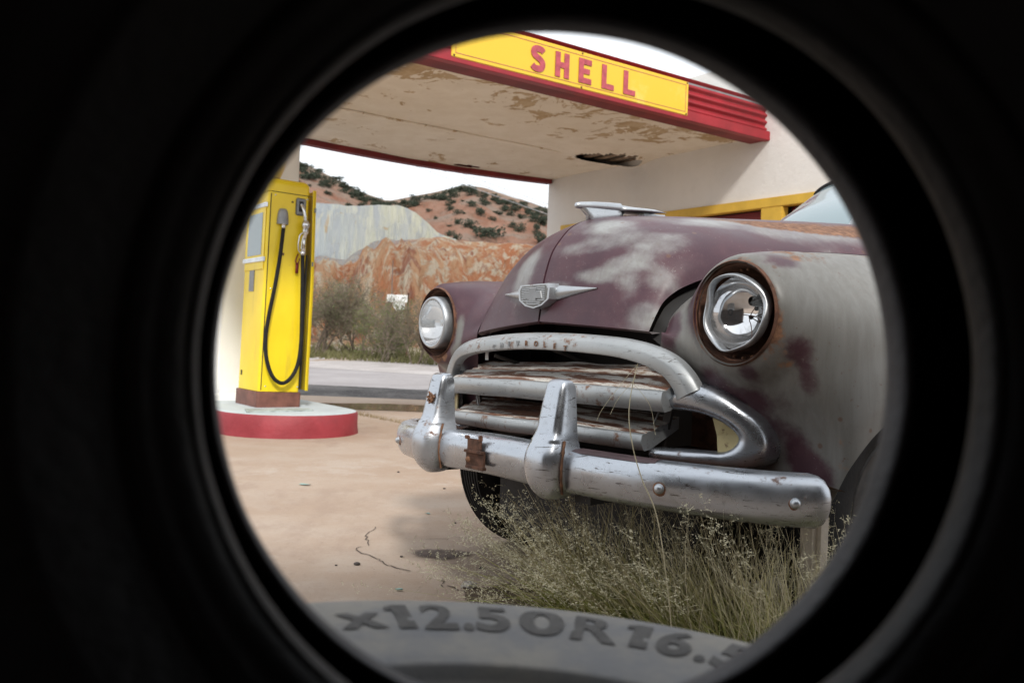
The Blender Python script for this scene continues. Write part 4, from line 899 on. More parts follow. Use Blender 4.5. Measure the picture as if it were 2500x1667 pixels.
# ---- headlights
def yrev(b, prof, n, x, z, y0=0):
    """prof (radius, y)"""
    P = [[(x+r*math.cos(a), y0+y, z+r*math.sin(a)) for r, y in prof] for a in [2*PI*k/n for k in range(n)]]
    return b.grid(P, cu=True)
def headlight(sg, broken):
    h = empty('headlight', (sg*HLX, 0, HLZ), 0, car)
    if broken: h['label'] = 'smashed left headlight with dented chrome ring and bare reflector'
    b = MB(); yrev(b, [(.114, -.010), (.108, .012), (.104, .035), (.098, .045), (.090, .075), (.0, .085)], 56, 0, 0); fixn(b.obj('bucket', M['rust'], h))
    b = MB()
    if broken:
        P = []
        for k in range(72):
            a = 2*PI*k/72; dent = 1+.022*math.cos(3*a+.6)+.010*math.cos(5*a+1.7)+.010*abs(math.sin(2.5*a)); yo = .008*math.sin(2*a+1)+.004*math.sin(5*a); row = []
            for j in range(14):
                t = 2*PI*j/14; w_ = .0052+.0022*math.sin(2*a+.7)+.0012*math.sin(5*a); d_ = .013
                row.append(((.0875*dent+w_*math.cos(t))*math.cos(a), -.014+yo+d_*math.sin(t), (.0875*dent+w_*math.cos(t))*math.sin(a)))
            P.append(row)
        fixn(b.grid(P, cu=True, cv=True).obj('chrome_ring', M['chrome2'], h))
        b = MB(); yrev(b, [(.085, -.004), (.082, .010), (.073, .028), (.058, .044), (.037, .055), (.012, .060), (0, .0605)], 56, 0, 0); fixn(b.obj('reflector', M['mirror'], h))
        # remains of the lens: jagged panes round the rim
        rnd = random.Random(11)
        for a0, a1, r0 in ((-.75*PI, -.45*PI, .05), (-.42*PI, -.12*PI, .055), (.02*PI, .2*PI, .062), (.75*PI, 1.05*PI, .058)):
            n = 9; o_ = [(.079*math.cos(a0+(a1-a0)*k/n), -.008, .079*math.sin(a0+(a1-a0)*k/n)) for k in range(n+1)]; i_ = []
            for k in range(n+1): r = r0+rnd.uniform(-.014, .016)*(0 if k in (0, n) else 1)+(.02 if k in (0, n) else 0); a = a0+(a1-a0)*k/n; i_.append((r*math.cos(a), -.016, r*math.sin(a)))
            fixn(MB().grid(np.array([o_, i_])).obj('glass_shard', M['shard'], h, False))
        b = MB(); 
        for (x, z) in ((-.012, -.006), (.02, -.018), (.004, .014), (.028, .03)): yrev(b, [(.0055, .0), (.0045, -.002), (0, -.002)], 10, x, z, .058 if abs(x) < .021 else .052)
        b.obj('terminal', M['black'], h)
        wr = [((-.02, .035, .0), (-.005, .045, -.003), (.012, .05, -.006), (.018, .056, -.018)), ((-.012, .056, -.006), (.0, .04, -.016), (.012, .03, -.024), (.02, .025, -.045), (.024, .02, -.06)), ((-.012, .056, -.006), (.002, .045, .004), (.006, .05, .013))]
        b = MB(); [b.tube([tuple(p) for p in crs(w_, 6)], .0011, 5) for w_ in wr]; b.obj('filament_wire', M['rust'], h)
        b = MB(); yrev(b, [(.011, .03), (.013, .045), (.0125, .062)], 14, .014, .03); b.obj('socket', M['black'], h)
        for k, a in enumerate((-.5, -.42, -.58, .47, .53)):
            q = MB(); yrev(q, [(.005, .0), (.004, -.004), (0, -.005)], 8, .104*math.cos(a*PI), .104*math.sin(a*PI), .022); q.obj('rivet', M['rustlight'], h)
    else:
        yrev(b, [(.084, .03), (.0915, .02), (.0925, -.02), (.0915, -.034), (.088, -.041), (.082, -.041), (.079, -.036)], 56, 0, 0); fixn(b.obj('chrome_ring', M['chrome2'], h))
        b = MB(); yrev(b, [(.080, -.036), (.074, -.0445), (.062, -.051), (.045, -.056), (.025, -.0585), (0, -.0595)], 48, 0, 0); fixn(b.obj('lens', M['lens'], h))
        b = MB(); yrev(b, [(.080, -.034), (.072, -.012), (.056, .006), (.036, .018), (.012, .023), (0, .0235)], 48, 0, 0); fixn(b.obj('reflector', M['mirror'], h))
        b = MB(); yrev(b, [(.009, -.03), (.012, -.01), (.012, .02)], 14, 0, 0); b.obj('bulb_shield', M['steel'], h)
    return h
headlight(1, True); headlight(-1, False)
# ---- engine bay seen through the grille
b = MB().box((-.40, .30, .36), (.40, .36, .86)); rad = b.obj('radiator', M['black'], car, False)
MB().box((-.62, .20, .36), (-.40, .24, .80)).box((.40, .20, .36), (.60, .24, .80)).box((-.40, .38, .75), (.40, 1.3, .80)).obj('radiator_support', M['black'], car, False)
for p, r in ((((-.30, -.02, .73), (-.26, .06, .70), (-.16, .12, .64)), .006), (((-.10, .0, .77), (.02, .14, .70), (.10, .2, .62)), .008), (((.30, .05, .78), (.33, .1, .66)), .01), (((.42, .05, .72), (.36, .15, .60)), .007)):
    MB().tube([tuple(q) for q in crs(p, 5)], r, 7).obj('brace_rod', M['darkmetal'], car)
MB().box((-.316, -.045, .715), (-.30, -.042, .755)).box((-.312, -.0451, .72), (-.304, -.041, .728)).obj('grille_tab', M['chrome2'], car, False)
# ---- grille
def sweep(path, prof_fn, cap=True, up=(0, 0, 1)):
    """path of 3d points; prof_fn(t) -> list of (outward, up) offsets; outward = horizontal normal facing forward"""
    path = np.asarray(path, float); n = len(path); rows = []
    for i in range(n):
        t = path[min(i+1, n-1)]-path[max(i-1, 0)]; t /= np.linalg.norm(t)
        fw = np.array([0, -1., 0]); fw = fw-t*(fw@t); fw /= np.linalg.norm(fw); upv = np.cross(fw, t); 
        if upv[2] < 0 and abs(upv[2]) > .3: upv = -upv
        rows.append([path[i]+fw*a+upv*c for a, c in prof_fn(i/(n-1))])
    b = MB().grid(np.array(rows), cv=True)
    if cap: m_ = len(rows[0]); b.f.append(tuple(range(m_))); b.f.append(tuple((n-1)*m_+k for k in range(m_)))
    return b
def lens_prof(h, d, back=.012, k=9, pw=.6):
    return [(d*(abs(math.cos(a)))**pw, h/2*math.sin(a)) for a in np.linspace(-PI/2, PI/2, k)]+[(-back, h/2*.9), (-back, -h/2*.9)]
TB = [(-.548, -.038, .645), (-.530, -.043, .678), (-.495, -.052, .712), (-.44, -.068, .738), (-.36, -.086, .754), (-.25, -.100, .765), (-.12, -.109, .772), (0, -.112, .774), (.12, -.109, .772), (.25, -.100, .766), (.36, -.086, .756), (.44, -.068, .738), (.495, -.052, .712), (.530, -.043, .678), (.548, -.038, .645)]
def top_prof(h): return [(-.022, -h/2), (.003, -h/2), (.0075, -h*.46), (.0085, -h*.38), (.0075, h*.08), (.0055, h*.17), (-.010, h*.42), (-.016, h*.47), (-.032, h*.5)]
tbo = fixn(sweep(crs(TB, 6), lambda t: top_prof(.049+.014*abs(2*t-1)**4)).obj('grille_top_bar', M['dullbar'], car)); sharp(tbo, 28)
# nine small worn letters set into the top bar (raised, rusty)
for i, ch in enumerate('CHEVROLET'):
    x = -.165+.0425*i; y = -.1218+.16*x*x*1.; z = .7675-.055*x*x*8
    me = text_mesh(ch, .021, .0006, .0008); o = link('letter', me, M['rustlight'] if i > 3 else M['grey'], tbo); o.rotation_euler = (PI/2, 0, 0); o.location = (x-.006, y, z-.008)
def wing(name, z_f, x0, x1, face, back_y, back_z, yfr):
    """a wedge bar: rusty top plate running back, chrome nose in front"""
    xs_ = np.linspace(x0, x1, 41); top = []; nose = []
    for x in xs_:
        yf = yfr(x); zf = z_f-.05*x*x*.6 + .004*mnoise.noise(Vector((x*4, z_f*9, 0)))
        row = []
        for k in range(13):
            t = k/12; y = yf+.012+(back_y-yf-.012)*t; z = zf+(back_z-z_f)*t+.003*math.sin(t*6*PI)*(1 if t < .85 else 0)+.006*mnoise.noise(Vector((x*7, y*9, 3)))*t
            row.append((x, y, z))
        top.append(row)
        pr = [(yf+.014, zf+.001), (yf+.004, zf), (yf-.001, zf-.004), (yf-.004, zf-face*.42), (yf-.002, zf-face*.6), (yf+.005, zf-face*.92), (yf+.010, zf-face), (yf+.03, zf-face+.004)]
        nose.append([(x, a, c) for a, c in pr])
    o = MB().grid(nose).obj(name, M['dullbar'], car); fixn(o)
    for e_ in (0, -1):
        ring_ = nose[e_]+top[e_][:0]+[(xs_[e_], back_y, top[e_][-1][2]-.03)]+top[e_][::-1]
        o2 = MB().add(ring_, [tuple(range(len(ring_)))]).obj('end_cap', M['dullbar'], o, False)
    t_ = MB().grid(top); u = [[(p[0], p[1], p[2]-.003) for p in r] for r in top]; t_.grid(u, flip=True)
    fixn(t_.obj('top_plate', M['rustpanel'], o)); return o
yfr = lambda x: -.128+.22*x*x
wing('grille_wing_bar', .660, -.47, .50, .052, .06, .714, yfr)
wing('grille_wing_bar', .549, -.48, .44, .042, .05, .590, lambda x: -.122+.22*x*x)
# ---- parking lamp housings: hooked chrome loops at the grille ends
def loop_y(x): return -.045+.30*max(0, x-.40)**1.2+.42*max(0, x-.58)
def lamp_loop(sg):
    OU = crs([[0.535,-0.018,0.676],[0.566,-0.01,0.671],[0.608,0.012,0.657],[0.65,0.041,0.628],[0.684,0.064,0.592],[0.701,0.077,0.552],[0.701,0.077,0.517],[0.685,0.066,0.49],[0.644,0.038,0.475],[0.599,0.006,0.477],[0.525,-0.02,0.478],[0.433,-0.04,0.478]], 5)
    IN = crs([[0.47,-0.033,0.608],[0.51,-0.024,0.606],[0.562,-0.011,0.602],[0.605,0.01,0.588],[0.63,0.028,0.568],[0.644,0.037,0.55],[0.642,0.036,0.535],[0.63,0.027,0.52],[0.611,0.014,0.512],[0.581,-0.006,0.511],[0.518,-0.022,0.51],[0.434,-0.04,0.508]], 5)
    fw = np.array([.40, -.9, .05]); bk = np.array([-.2, .04, 0]); n = len(OU); rows = []
    for k in range(n):
        a, c = IN[k], OU[k]; w_ = np.linalg.norm(a-c); h_ = .018+.10*max(0, w_-.03)
        rows.append([a+np.array([-.01, .04, 0])]+[a+(c-a)*t+fw*h_*q for t, q in ((0, 0), (.04, .45), (.16, .82), (.35, 1.), (.6, .98), (.8, .75), (.94, .38), (1, 0))]+[c+np.array([.004, .05, 0])])
    R = np.array(rows); R[..., 0] *= sg
    b = MB().grid(R); m_ = 10; b.f.append(tuple(range(m_))); b.f.append(tuple((n-1)*m_+k for k in range(m_)))
    o = fixn(b.obj('parking_lamp_housing', M['chrome'], car))
    # inner bracket, cream lens remains, shadowy back plate
    q = MB(); v = [(.395, .02, .605), (.43, .02, .60), (.41, .03, .49), (.385, .03, .49)]; q.box((.40, .01, .492), (.425, .018, .60)); q.f = q.f
    for i_ in range(len(q.v)): q.v[i_] = (q.v[i_][0]*sg+(q.v[i_][2]-.492)*.25*sg, q.v[i_][1], q.v[i_][2])
    fixn(q.obj('bracket', M['darkmetal'], o, False))
    q = MB().tube([(sg*.395, -.005, .49), (sg*.392, -.008, .53), (sg*.408, -.006, .57), (sg*.42, -.004, .595)], .0022, 6); q.obj('wire_clip', M['chrome2'], o)
    c_ = [(.578, .594), (.614, .590), (.642, .556), (.646, .541), (.634, .516), (.590, .510), (.588, .55)]
    q = MB(); q.add([(sg*x, loop_y(x)+.012+.015*(x < .6), z) for x, z in c_]+[(sg*x, loop_y(x)+.018+.015*(x < .6), z) for x, z in c_], [tuple(range(7)), tuple(range(7, 14))[::-1]]+[(k, k+7, (k+1) % 7+7, (k+1) % 7) for k in range(7)])
    fixn(q.obj('cream_lens', M['cream'], o, False))
    q = MB().add([(sg*.40, .14, .47), (sg*.70, .14, .47), (sg*.70, .14, .64), (sg*.40, .14, .64)], [(0, 1, 2, 3)]); q.obj('lamp_back', M['rust'], o, False)
    q = MB().add([(sg*.41, -.01, .497), (sg*.58, .02, .497), (sg*.62, .12, .50), (sg*.41, .12, .505)], [(0, 1, 2, 3)]); q.obj('lamp_floor', M['rust'], o, False)
lamp_loop(1); lamp_loop(-1)
# ---- bumper
BH = [(.25, -.240), (.46, -.207), (.60, -.166), (.72, -.112), (.80, -.062), (.850, -.020), (.876, .010), (.886, .034)]
BP = [(-x, y) for x, y in BH[::-1]]+[(0, -.253)]+BH
bp = crs([(x, y, .457-.028*abs(x)) for x, y in BP], 7)
def bprof(t):
    u_ = max(0, abs(t-.5)*2-.90)/.10; e = 1-.10*u_-.16*u_**5; H_ = (.108+.006*abs(t-.5)*2)*e
    return [(-.034, -H_*.47), (-.012, -H_*.52), (.003, -H_*.46), (.014, -H_*.32), (.021, -H_*.1), (.022, H_*.12), (.017, H_*.32), (.005, H_*.45), (-.012, H_*.50), (-.045, H_*.50)]
def bump_mesh():
    n = len(bp); rows = []
    for i in range(n):
        t = bp[min(i+1, n-1)]-bp[max(i-1, 0)]; t /= np.linalg.norm(t); fw = np.array([t[1], -t[0], 0])
        tt = i/(n-1); zoff = 0
        rows.append([bp[i]+fw*a+np.array([0, 0, c+zoff]) for a, c in bprof(tt)])
    return MB().grid(rows)
bo = fixn(bump_mesh().obj('bumper', M['chrome'], car)); md = bo.modifiers.new('thickness', 'SOLIDIFY'); md.thickness = .003; md.offset = -1
# maroon overspray on the upper edge beside the guard
M['overspray'] = plain('maroon_overspray', (.10, .062, .066), .5, .2, .25, 20)
n = len(bp); rows = []
for i in range(n):
    x = bp[i][0]
    if .33 < x < .60:
        t = bp[i+1]-bp[i-1]; t /= np.linalg.norm(t); fw = np.array([t[1], -t[0], 0]); k = math.sin(PI*(x-.33)/.27)**.6; pr = bprof(i/(n-1))
        a0, a1, a2 = np.array(pr[9]), np.array(pr[8]), np.array(pr[7])
        low = a1+(a2-a1)*1.0 if k > .5 else a1+(a2-a1)*2*k
        pts_ = [a0+(0, .001), a1+(0, .0012), a1+(low-a1)*.5+(.001, .0008), low+(.0012, 0)]
        rows.append([bp[i]+fw*a+np.array([0, 0, c]) for a, c in pts_])
fixn(MB().grid(rows).obj('paint_overspray', M['overspray'], bo))
for x, y in ((.606, -.178), (.855, -.030), (-.606, -.178), (-.855, -.030)):
    a = math.radians(22) if abs(x) < .7 else math.radians(50)
    b = MB().rev([(0, .013), (.0045, .0125), (.0085, .010), (.0110, .0045), (.012, 0), (.0135, -.001), (.0135, -.004)], 20)
    o = b.obj('bumper_bolt', M['chrome2'], car); s_ = 1 if x > 0 else -1
    d = Vector((s_*math.sin(a), -math.cos(a), 0)); o.rotation_euler = d.to_track_quat('Z', 'Y').to_euler(); o.location = (x+d.x*.010, y+d.y*.010, .457-.028*abs(x)-.002)
    q = MB().rev([(.0122, .0005), (.0175, -.003)], 20).obj('bolt_rust_ring', M['rustlight'], o); 
def guard(sg):
    x0 = sg*.288; S_ = [(.374, .034, -.262, -.235), (.381, .068, -.272, -.22), (.395, .096, -.286, -.21), (.418, .114, -.299, -.2), (.455, .126, -.307, -.2), (.485, .126, -.305, -.2), (.508, .114, -.295, -.2), (.527, .100, -.281, -.2), (.545, .093, -.271, -.2), (.58, .087, -.263, -.2), (.625, .080, -.253, -.2), (.65, .075, -.247, -.2), (.664, .068, -.241, -.205), (.671, .056, -.234, -.21), (.674, .026, -.226, -.215)]
    S_ = crs(S_, 4); rows = []
    for z, w_, yf, yb in S_:
        r = []
        for k in range(17):
            a = PI*k/16; cx = math.cos(a); sy = math.sin(a); r.append((x0+w_/2*np.sign(cx)*abs(cx)**(.62 if z < .52 else .42), yb+(yf-yb)*sy**(.55 if z < .52 else .42), z))
        rows.append(r)
    b = MB().grid(rows); n_ = len(rows); b.f.append(tuple((n_-1)*17+k for k in range(17))); b.f.append(tuple(range(17))); 
    o = fixn(b.obj('bumper_guard', M['chrome'], car))
    # rusty joint line on the inboard/outboard edge
    p = [(x0+.056, -.245-.0*z, z) for z in np.linspace(.345, .52, 14)]
    pts_ = []
    for z in np.linspace(.392, .522, 16):
        c = np.interp(z, [s[0] for s in S_], [s[1] for s in S_]); pts_.append((x0+c/2+.002+.002*mnoise.noise(Vector((z*60, sg, 0))), -.252+.018*abs((z-.457)/.065)**2-.012, z))
    MB().tube(pts_, [.0034*(1+.9*mnoise.noise(Vector((q[2]*130, 3, sg)))) for q in pts_], 6).obj('rust_seam', M['rustlight'], o)
    if sg < 0:
        r = random.Random(3); b = MB()
        for k in range(14):
            a = r.uniform(0, 6.28); rr = r.uniform(.004, .017); b.tube([(x0+.012+rr*math.cos(a), -.262, .598+rr*math.sin(a)*1.2), (x0+.012+rr*math.cos(a+1.5), -.272, .598+rr*math.sin(a+1.5)*1.2), (x0+.012+rr*.7*math.cos(a+2.6), -.260, .596+rr*math.sin(a+2.6))], .0028, 5)
        b.obj('rusty_wire_knot', M['rustlight'], o)
guard(1); guard(-1)
# licence plate bracket
b = MB().box((-.046, -.324, .412), (.044, -.318, .455)).box((-.046, -.332, .448), (.044, -.318, .456)).box((-.042, -.323, .455), (.028, -.319, .487)).box((-.05, -.327, .484), (-.034, -.318, .494)).box((.018, -.327, .482), (.03, -.318, .498)).box((-.036, -.332, .405), (.05, -.318, .414))
br = b.obj('plate_bracket', M['rust'], car, False, (0, .040, .012), bevel=.0015)
MB().rev([(0, .006), (.007, .005), (.009, 0)], 12, Matrix.Translation((-.02, -.3325, .43)) @ Matrix.Rotation(PI/2, 4, 'X')).obj('bracket_bolt', M['rustlight'], br)
# valance behind the bumper and frame rails
MB().grid([[(x, -.22+.42*x*x*.9, .470), (x, -.10+.3*x*x, .452), (x, .02+.2*x*x, .44)] for x in np.linspace(-.85, .85, 24)]).obj('bumper_valance', M['rust'], car)
for sg in (1, -1):
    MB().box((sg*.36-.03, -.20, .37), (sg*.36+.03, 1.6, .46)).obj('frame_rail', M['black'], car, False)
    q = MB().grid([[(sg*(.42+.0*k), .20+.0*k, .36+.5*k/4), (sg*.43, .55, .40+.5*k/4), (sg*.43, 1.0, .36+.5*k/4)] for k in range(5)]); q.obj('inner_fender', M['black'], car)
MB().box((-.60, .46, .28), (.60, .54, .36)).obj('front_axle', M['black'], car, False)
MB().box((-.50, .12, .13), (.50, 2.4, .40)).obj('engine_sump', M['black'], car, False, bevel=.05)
# ---- hood ornament
oc = empty('hood_ornament', (0, .022, .002), 0, car)
OP = [(.030, 1.180, .005), (.033, 1.181, .0085), (.045, 1.182, .0105), (.10, 1.1875, .0125), (.16, 1.191, .014), (.205, 1.193, .0145)]
P = [[(r*math.cos(a), y, z+r*.95*math.sin(a)) for a in np.linspace(0, 2*PI, 17)[:-1]] for y, z, r in OP]
b = MB().grid(P, cv=True); b.f.append(tuple(range(16))); fixn(b.obj('body', M['chrome2'], oc))
P = [[(sg_*w_, y, z) for sg_ in (-1, 1)] for y, z, w_ in ((0, 0, 0),)]
kl = []
for t in np.linspace(0, 1, 9):
    y = .05+.16*t; zt = 1.176+.012*t; yb = .085+.12*t+.0*t; zb = 1.137+.033*t
    kl.append([(-.008, y, zt), (-.010, .5*(y+yb)+.012, .5*(zt+zb)), (-.016, yb, zb-.004), (.016, yb, zb-.004), (.010, .5*(y+yb)+.012, .5*(zt+zb)), (.008, y, zt)])
b = MB().grid(kl); b.f.append(tuple(range(6))); b.f.append(tuple(48+k for k in range(6))); fixn(b.obj('pedestal', M['chrome2'], oc))
wp = []
for t in np.linspace(0, 1, 10):
    y = .20+.14*t; z = 1.192+.006*t; w_ = .016+.06*math.sin(min(1, t*1.2)*PI/2)*(1-.55*t); wp.append([(-w_, y+.03*t, z-.008), (-w_*.4, y, z+.003), (0, y, z+.010*(1-t*.7)), (w_*.4, y, z+.003), (w_, y+.03*t, z-.008), (w_*.4, y, z-.010), (0, y, z-.012), (-w_*.4, y, z-.010)])
b = MB().grid(wp, cv=True); b.f.append(tuple(range(8))); b.f.append(tuple(72+k for k in range(8))); fixn(b.obj('wing', M['chrome2'], oc))
MB().add([(-.012, .30, 1.170), (.012, .30, 1.170), (.006, .40, 1.184), (-.006, .40, 1.184), (-.012, .30, 1.186), (.012, .30, 1.186), (.004, .40, 1.192), (-.004, .40, 1.192)], [(4, 5, 6, 7), (0, 1, 5, 4), (1, 2, 6, 5), (2, 3, 7, 6), (3, 0, 4, 7)]).obj('tail_spear', M['chrome2'], oc, False)
# ---- hood emblem: winged badge with a shield, bow tie inside
em = empty('hood_emblem', (0, 0, 0), 0, car)
wg = []
def hood_y(x, z): return -.062+.30*x*x+ (z-.90)*.02
for x in np.linspace(-.215, .215, 41):
    t = abs(x)/.215; hh = .034*(1-t**1.15)+.002; zc = .905+.010*t+.004; th = .022*(1-t**1.6)+.004
    y0 = hood_y(x, zc)+.30*abs(x)*.1
    wg.append([(x, y0+.012, zc+hh), (x, y0-th*.75, zc+hh*.45), (x, y0-th, zc-hh*.1), (x, y0-th*.6, zc-hh*.7), (x, y0+.012, zc-hh)])
fixn(MB().grid(wg).obj('wing_bar', M['chrome2'], em))
sh = [(-.058, .938), (.058, .938), (.068, .925), (.064, .892), (.036, .874), (0, .866), (-.036, .874), (-.064, .892), (-.068, .925)]
def shape(pts_, y, d, sc=1., cz=.905): 
    n = len(pts_); f_ = [(x*sc, y, cz+(z-cz)*sc) for x, z in pts_]; k_ = [(x*sc*1.05, y+d, cz+(z-cz)*sc*1.06) for x, z in pts_]
    return MB().add(f_+k_, [tuple(range(n))]+[(i, i+n, (i+1) % n+n, (i+1) % n) for i in range(n)])
sh = [(x*1.10, .903+(z-.903)*.96) for x, z in sh]
fixn(shape(sh, -.096, .045).obj('shield', M['chrome2'], em, False))
M['badge'] = plain('dark_grey_enamel', (.16, .16, .155), .5, .4, .3, 60)
fixn(shape(sh, -.0975, .0014, .84).obj('shield_field', M['badge'], em, False))
b = MB()
for k in range(10):
    z = .880+.0052*k; w_ = .050 if z > .89 else .03; b.box((-w_*1.1, -.0988, z-.001), (w_*1.1, -.0976, z+.001))
b.obj('shield_line', M['chrome2'], em, False)
bt = [(-.040, .897), (-.014, .897), (-.014, .889), (.014, .889), (.014, .897), (.040, .897), (.034, .915), (.013, .915), (.013, .923), (-.013, .923), (-.013, .915), (-.034, .915)]
fixn(shape([(x, z) for x, z in bt], -.1015, .004, 1.1, .906).obj('bow_tie', M['grey'], em, False))
# ---- cabin, doors, tail
BS = []
def sec(y, xs_, zs_): return [(x, y, z) for x, z in zip(xs_, zs_)]
low = [.30, .42, .58, .74, .88, .98, 1.04]
def lower(y, k=1., top=1.04, r=1.): return sec(y, [.86*k, .905*k, .917*k, .914*k, .895*k, .86*k, .80*k], [.30+.0*r, .42, .58, .74, .88, .98*top/1.04, top])
BS = [lower(1.46), lower(1.9), lower(2.4), lower(2.9), lower(3.2, .99), lower(3.6, .96, 1.02), lower(4.0, .90, .98), lower(4.35, .80, .92), lower(4.55, .62, .86), lower(4.62, .4, .80)]
for sg in (1, -1):
    G = crs(np.array(BS), 5); G = np.array(G); G[..., 0] *= sg
    o = fixn(MB().grid(G).obj('body_side', M['paint'], car)); V = np.array([v.co for v in o.data.vertices]); attr_set(o, 'primer', .5+.5*streak(V, 2, (1, 1, 1), 5)); attr_set(o, 'rust', .1*streak(V, 3, (1, 1, 1), 9))
    # rear fender bulge
    R = []
    for i in range(19):
        a = PI*i/18; row = []
        for j in range(9): t = j/8; row.append((sg*(.86+.085*math.sin(PI*min(1, t*1.1)/1.1)*math.sin(a)**.5 if 0 else sg*0+ .84+.115*math.sin(a)**.6*math.sin(PI*(.15+.7*t))) if 0 else sg*(.85+.11*(math.sin(a)**.6)*math.sin(PI*(.12+.76*t))), 3.42-.62*math.cos(a)*(1-.2*t), .36+.55*math.sin(a)**.7*(1-.55*t)+.0))
        R.append(row)
    o = fixn(MB().grid(R).obj('rear_fender', M['paint'], car)); nv = len(o.data.vertices); attr_set(o, 'primer', np.full(nv, .7)); attr_set(o, 'rust', np.full(nv, .1))
# greenhouse ribs
GH = [  # y, half width, height rows from belt to roof centre
 [(.62, 1.40, 1.20), (.60, 1.50, 1.27), (.57, 1.62, 1.36), (.52, 1.74, 1.45), (.44, 1.84, 1.53), (.25, 1.88, 1.565), (0, 1.89, 1.575)],
]
def roofsec(y, w_, h): return [(w_*1.14, y, 1.04), (w_*1.10, y, 1.14), (w_*1.03, y, 1.30), (w_*.96, y, 1.45), (w_*.80, y, h-.06), (w_*.45, y, h-.012), (0, y, h)]
RS = [roofsec(2.10, .70, 1.615), roofsec(2.35, .71, 1.645), roofsec(2.7, .71, 1.65), roofsec(3.05, .69, 1.61), roofsec(3.4, .64, 1.50), roofsec(3.75, .58, 1.33)]
RS.append([(.66, 4.15, 1.0), (.62, 4.15, 1.04), (.55, 4.15, 1.07), (.45, 4.15, 1.09), (.35, 4.15, 1.10), (.2, 4.15, 1.105), (0, 4.15, 1.11)])
RS.append([(.60, 4.55, .86), (.55, 4.55, .88), (.48, 4.55, .89), (.4, 4.55, .90), (.3, 4.55, .905), (.15, 4.55, .91), (0, 4.55, .91)])
for sg in (1, -1):
    G = patch(RS, 5, 4); G[..., 0] *= sg
    o = fixn(MB().grid(G).obj('roof_side', M['paint'], car)); V = np.array([v.co for v in o.data.vertices]); attr_set(o, 'primer', .6+.5*streak(V, 2, (1, 1, 1), 2)); attr_set(o, 'rust', .1*streak(V, 3, (1, 1, 1), 1))
    for y0, y1 in ((2.16, 2.74), (2.82, 3.28)):
        q = []
        for y in np.linspace(y0, y1, 8):
            w_ = float(np.interp(y, [2.1, 2.35, 2.7, 3.05, 3.4], [.70, .71, .71, .69, .64])); q.append([(sg*(w_*1.10+.012), y, 1.14), (sg*(w_*1.03+.010), y, 1.30), (sg*(w_*.96+.012), y, 1.45)])
        fixn(MB().grid(crs(np.swapaxes(np.array(q), 0, 1), 3)).obj('side_window', M['windshield'], car))
# windscreen: two raked panes, rubber seal, divider; cowl
A = [(.60, 1.72, 1.375), (.55, 1.86, 1.475), (.50, 1.96, 1.545), (.42, 2.03, 1.585), (0, 2.04, 1.615)]
for sg in (1, -1):
    bot = [(sg*x, y, z) for x, y, z in [(.68, 1.66, 1.06), (.62, 1.58, 1.17), (.5, 1.47, 1.205), (.3, 1.42, 1.225), (.012, 1.41, 1.235)]]
    mid = [(sg*x, y, z) for x, y, z in [(.655, 1.76, 1.20), (.60, 1.69, 1.30), (.48, 1.60, 1.345), (.3, 1.55, 1.36), (.012, 1.54, 1.37)]]
    m2 = [(sg*x, y, z) for x, y, z in [(.63, 1.90, 1.36), (.585, 1.845, 1.43), (.47, 1.80, 1.46), (.3, 1.765, 1.475), (.012, 1.755, 1.485)]]
    top = [(sg*x, y, z) for x, y, z in [(.605, 2.05, 1.50), (.565, 2.01, 1.545), (.45, 1.985, 1.575), (.3, 1.97, 1.588), (.012, 1.965, 1.597)]]
    G = patch([bot, mid, m2, top], 5, 5)
    fixn(MB().grid(G[:, 4:]).obj('windscreen_pane', M['windshield'], car))
    edge = [G[i, 3] for i in range(len(G))]; MB().tube([tuple(p) for p in edge]+[tuple(p) for p in G[-1, 4:]], .014, 7).obj('windscreen_seal', M['rubber'], car)
    pil = np.array([G[:, 0]+np.array([sg*.03, .10, -.02]), G[:, 0], G[:, 3]]); o = fixn(MB().grid(pil).obj('windscreen_pillar', M['paint'], car)); nv = len(o.data.vertices); attr_set(o, 'primer', np.full(nv, .6)); attr_set(o, 'rust', np.zeros(nv))
    hd = np.array([G[-1, :], np.array([(sg*x, 2.10, z) for x, z in zip(np.linspace(.66, .0, G.shape[1]), 1.615-.11*(np.linspace(1, 0, G.shape[1]))**2)])]); o = fixn(MB().grid(hd).obj('roof_header', M['paint'], car)); nv = len(o.data.vertices); attr_set(o, 'primer', np.full(nv, .6)); attr_set(o, 'rust', np.zeros(nv))
    cw = [[(sg*x, y, z) for x, y, z in r] for r in ([(0, 1.43, 1.245), (.3, 1.44, 1.22), (.5, 1.455, 1.13), (.64, 1.45, 1.02), (.80, 1.46, 1.0)], [(0, 1.52, 1.235), (.3, 1.52, 1.215), (.52, 1.58, 1.18), (.68, 1.68, 1.06), (.82, 1.8, 1.03)])]
    o = fixn(MB().grid(cw).obj('cowl', M['paint'], car)); nv = len(o.data.vertices); attr_set(o, 'primer', np.full(nv, .6)); attr_set(o, 'rust', np.zeros(nv))
MB().tube([(0, 1.405, 1.235), (0, 1.535, 1.37), (0, 1.75, 1.487), (0, 1.965, 1.60)], .011, 8).obj('windscreen_divider', M['chrome2'], car)
MB().box((-.7, 1.5, .3), (.7, 4.3, .5)).obj('floor_pan', M['black'], car, False)
MB().box((-.62, 2.35, .5), (.62, 2.5, 1.2)).box((-.62, 2.0, .5), (.62, 2.5, .72)).obj('front_seat', M['darkmetal'], car, False, bevel=.03)
MB().tube([(.36+.2*math.cos(a), 1.86+.06*math.sin(a), 1.12+.19*math.sin(a)) for a in np.linspace(0, 2*PI, 30)], .012, 7, False).obj('steering_wheel', M['black'], car)
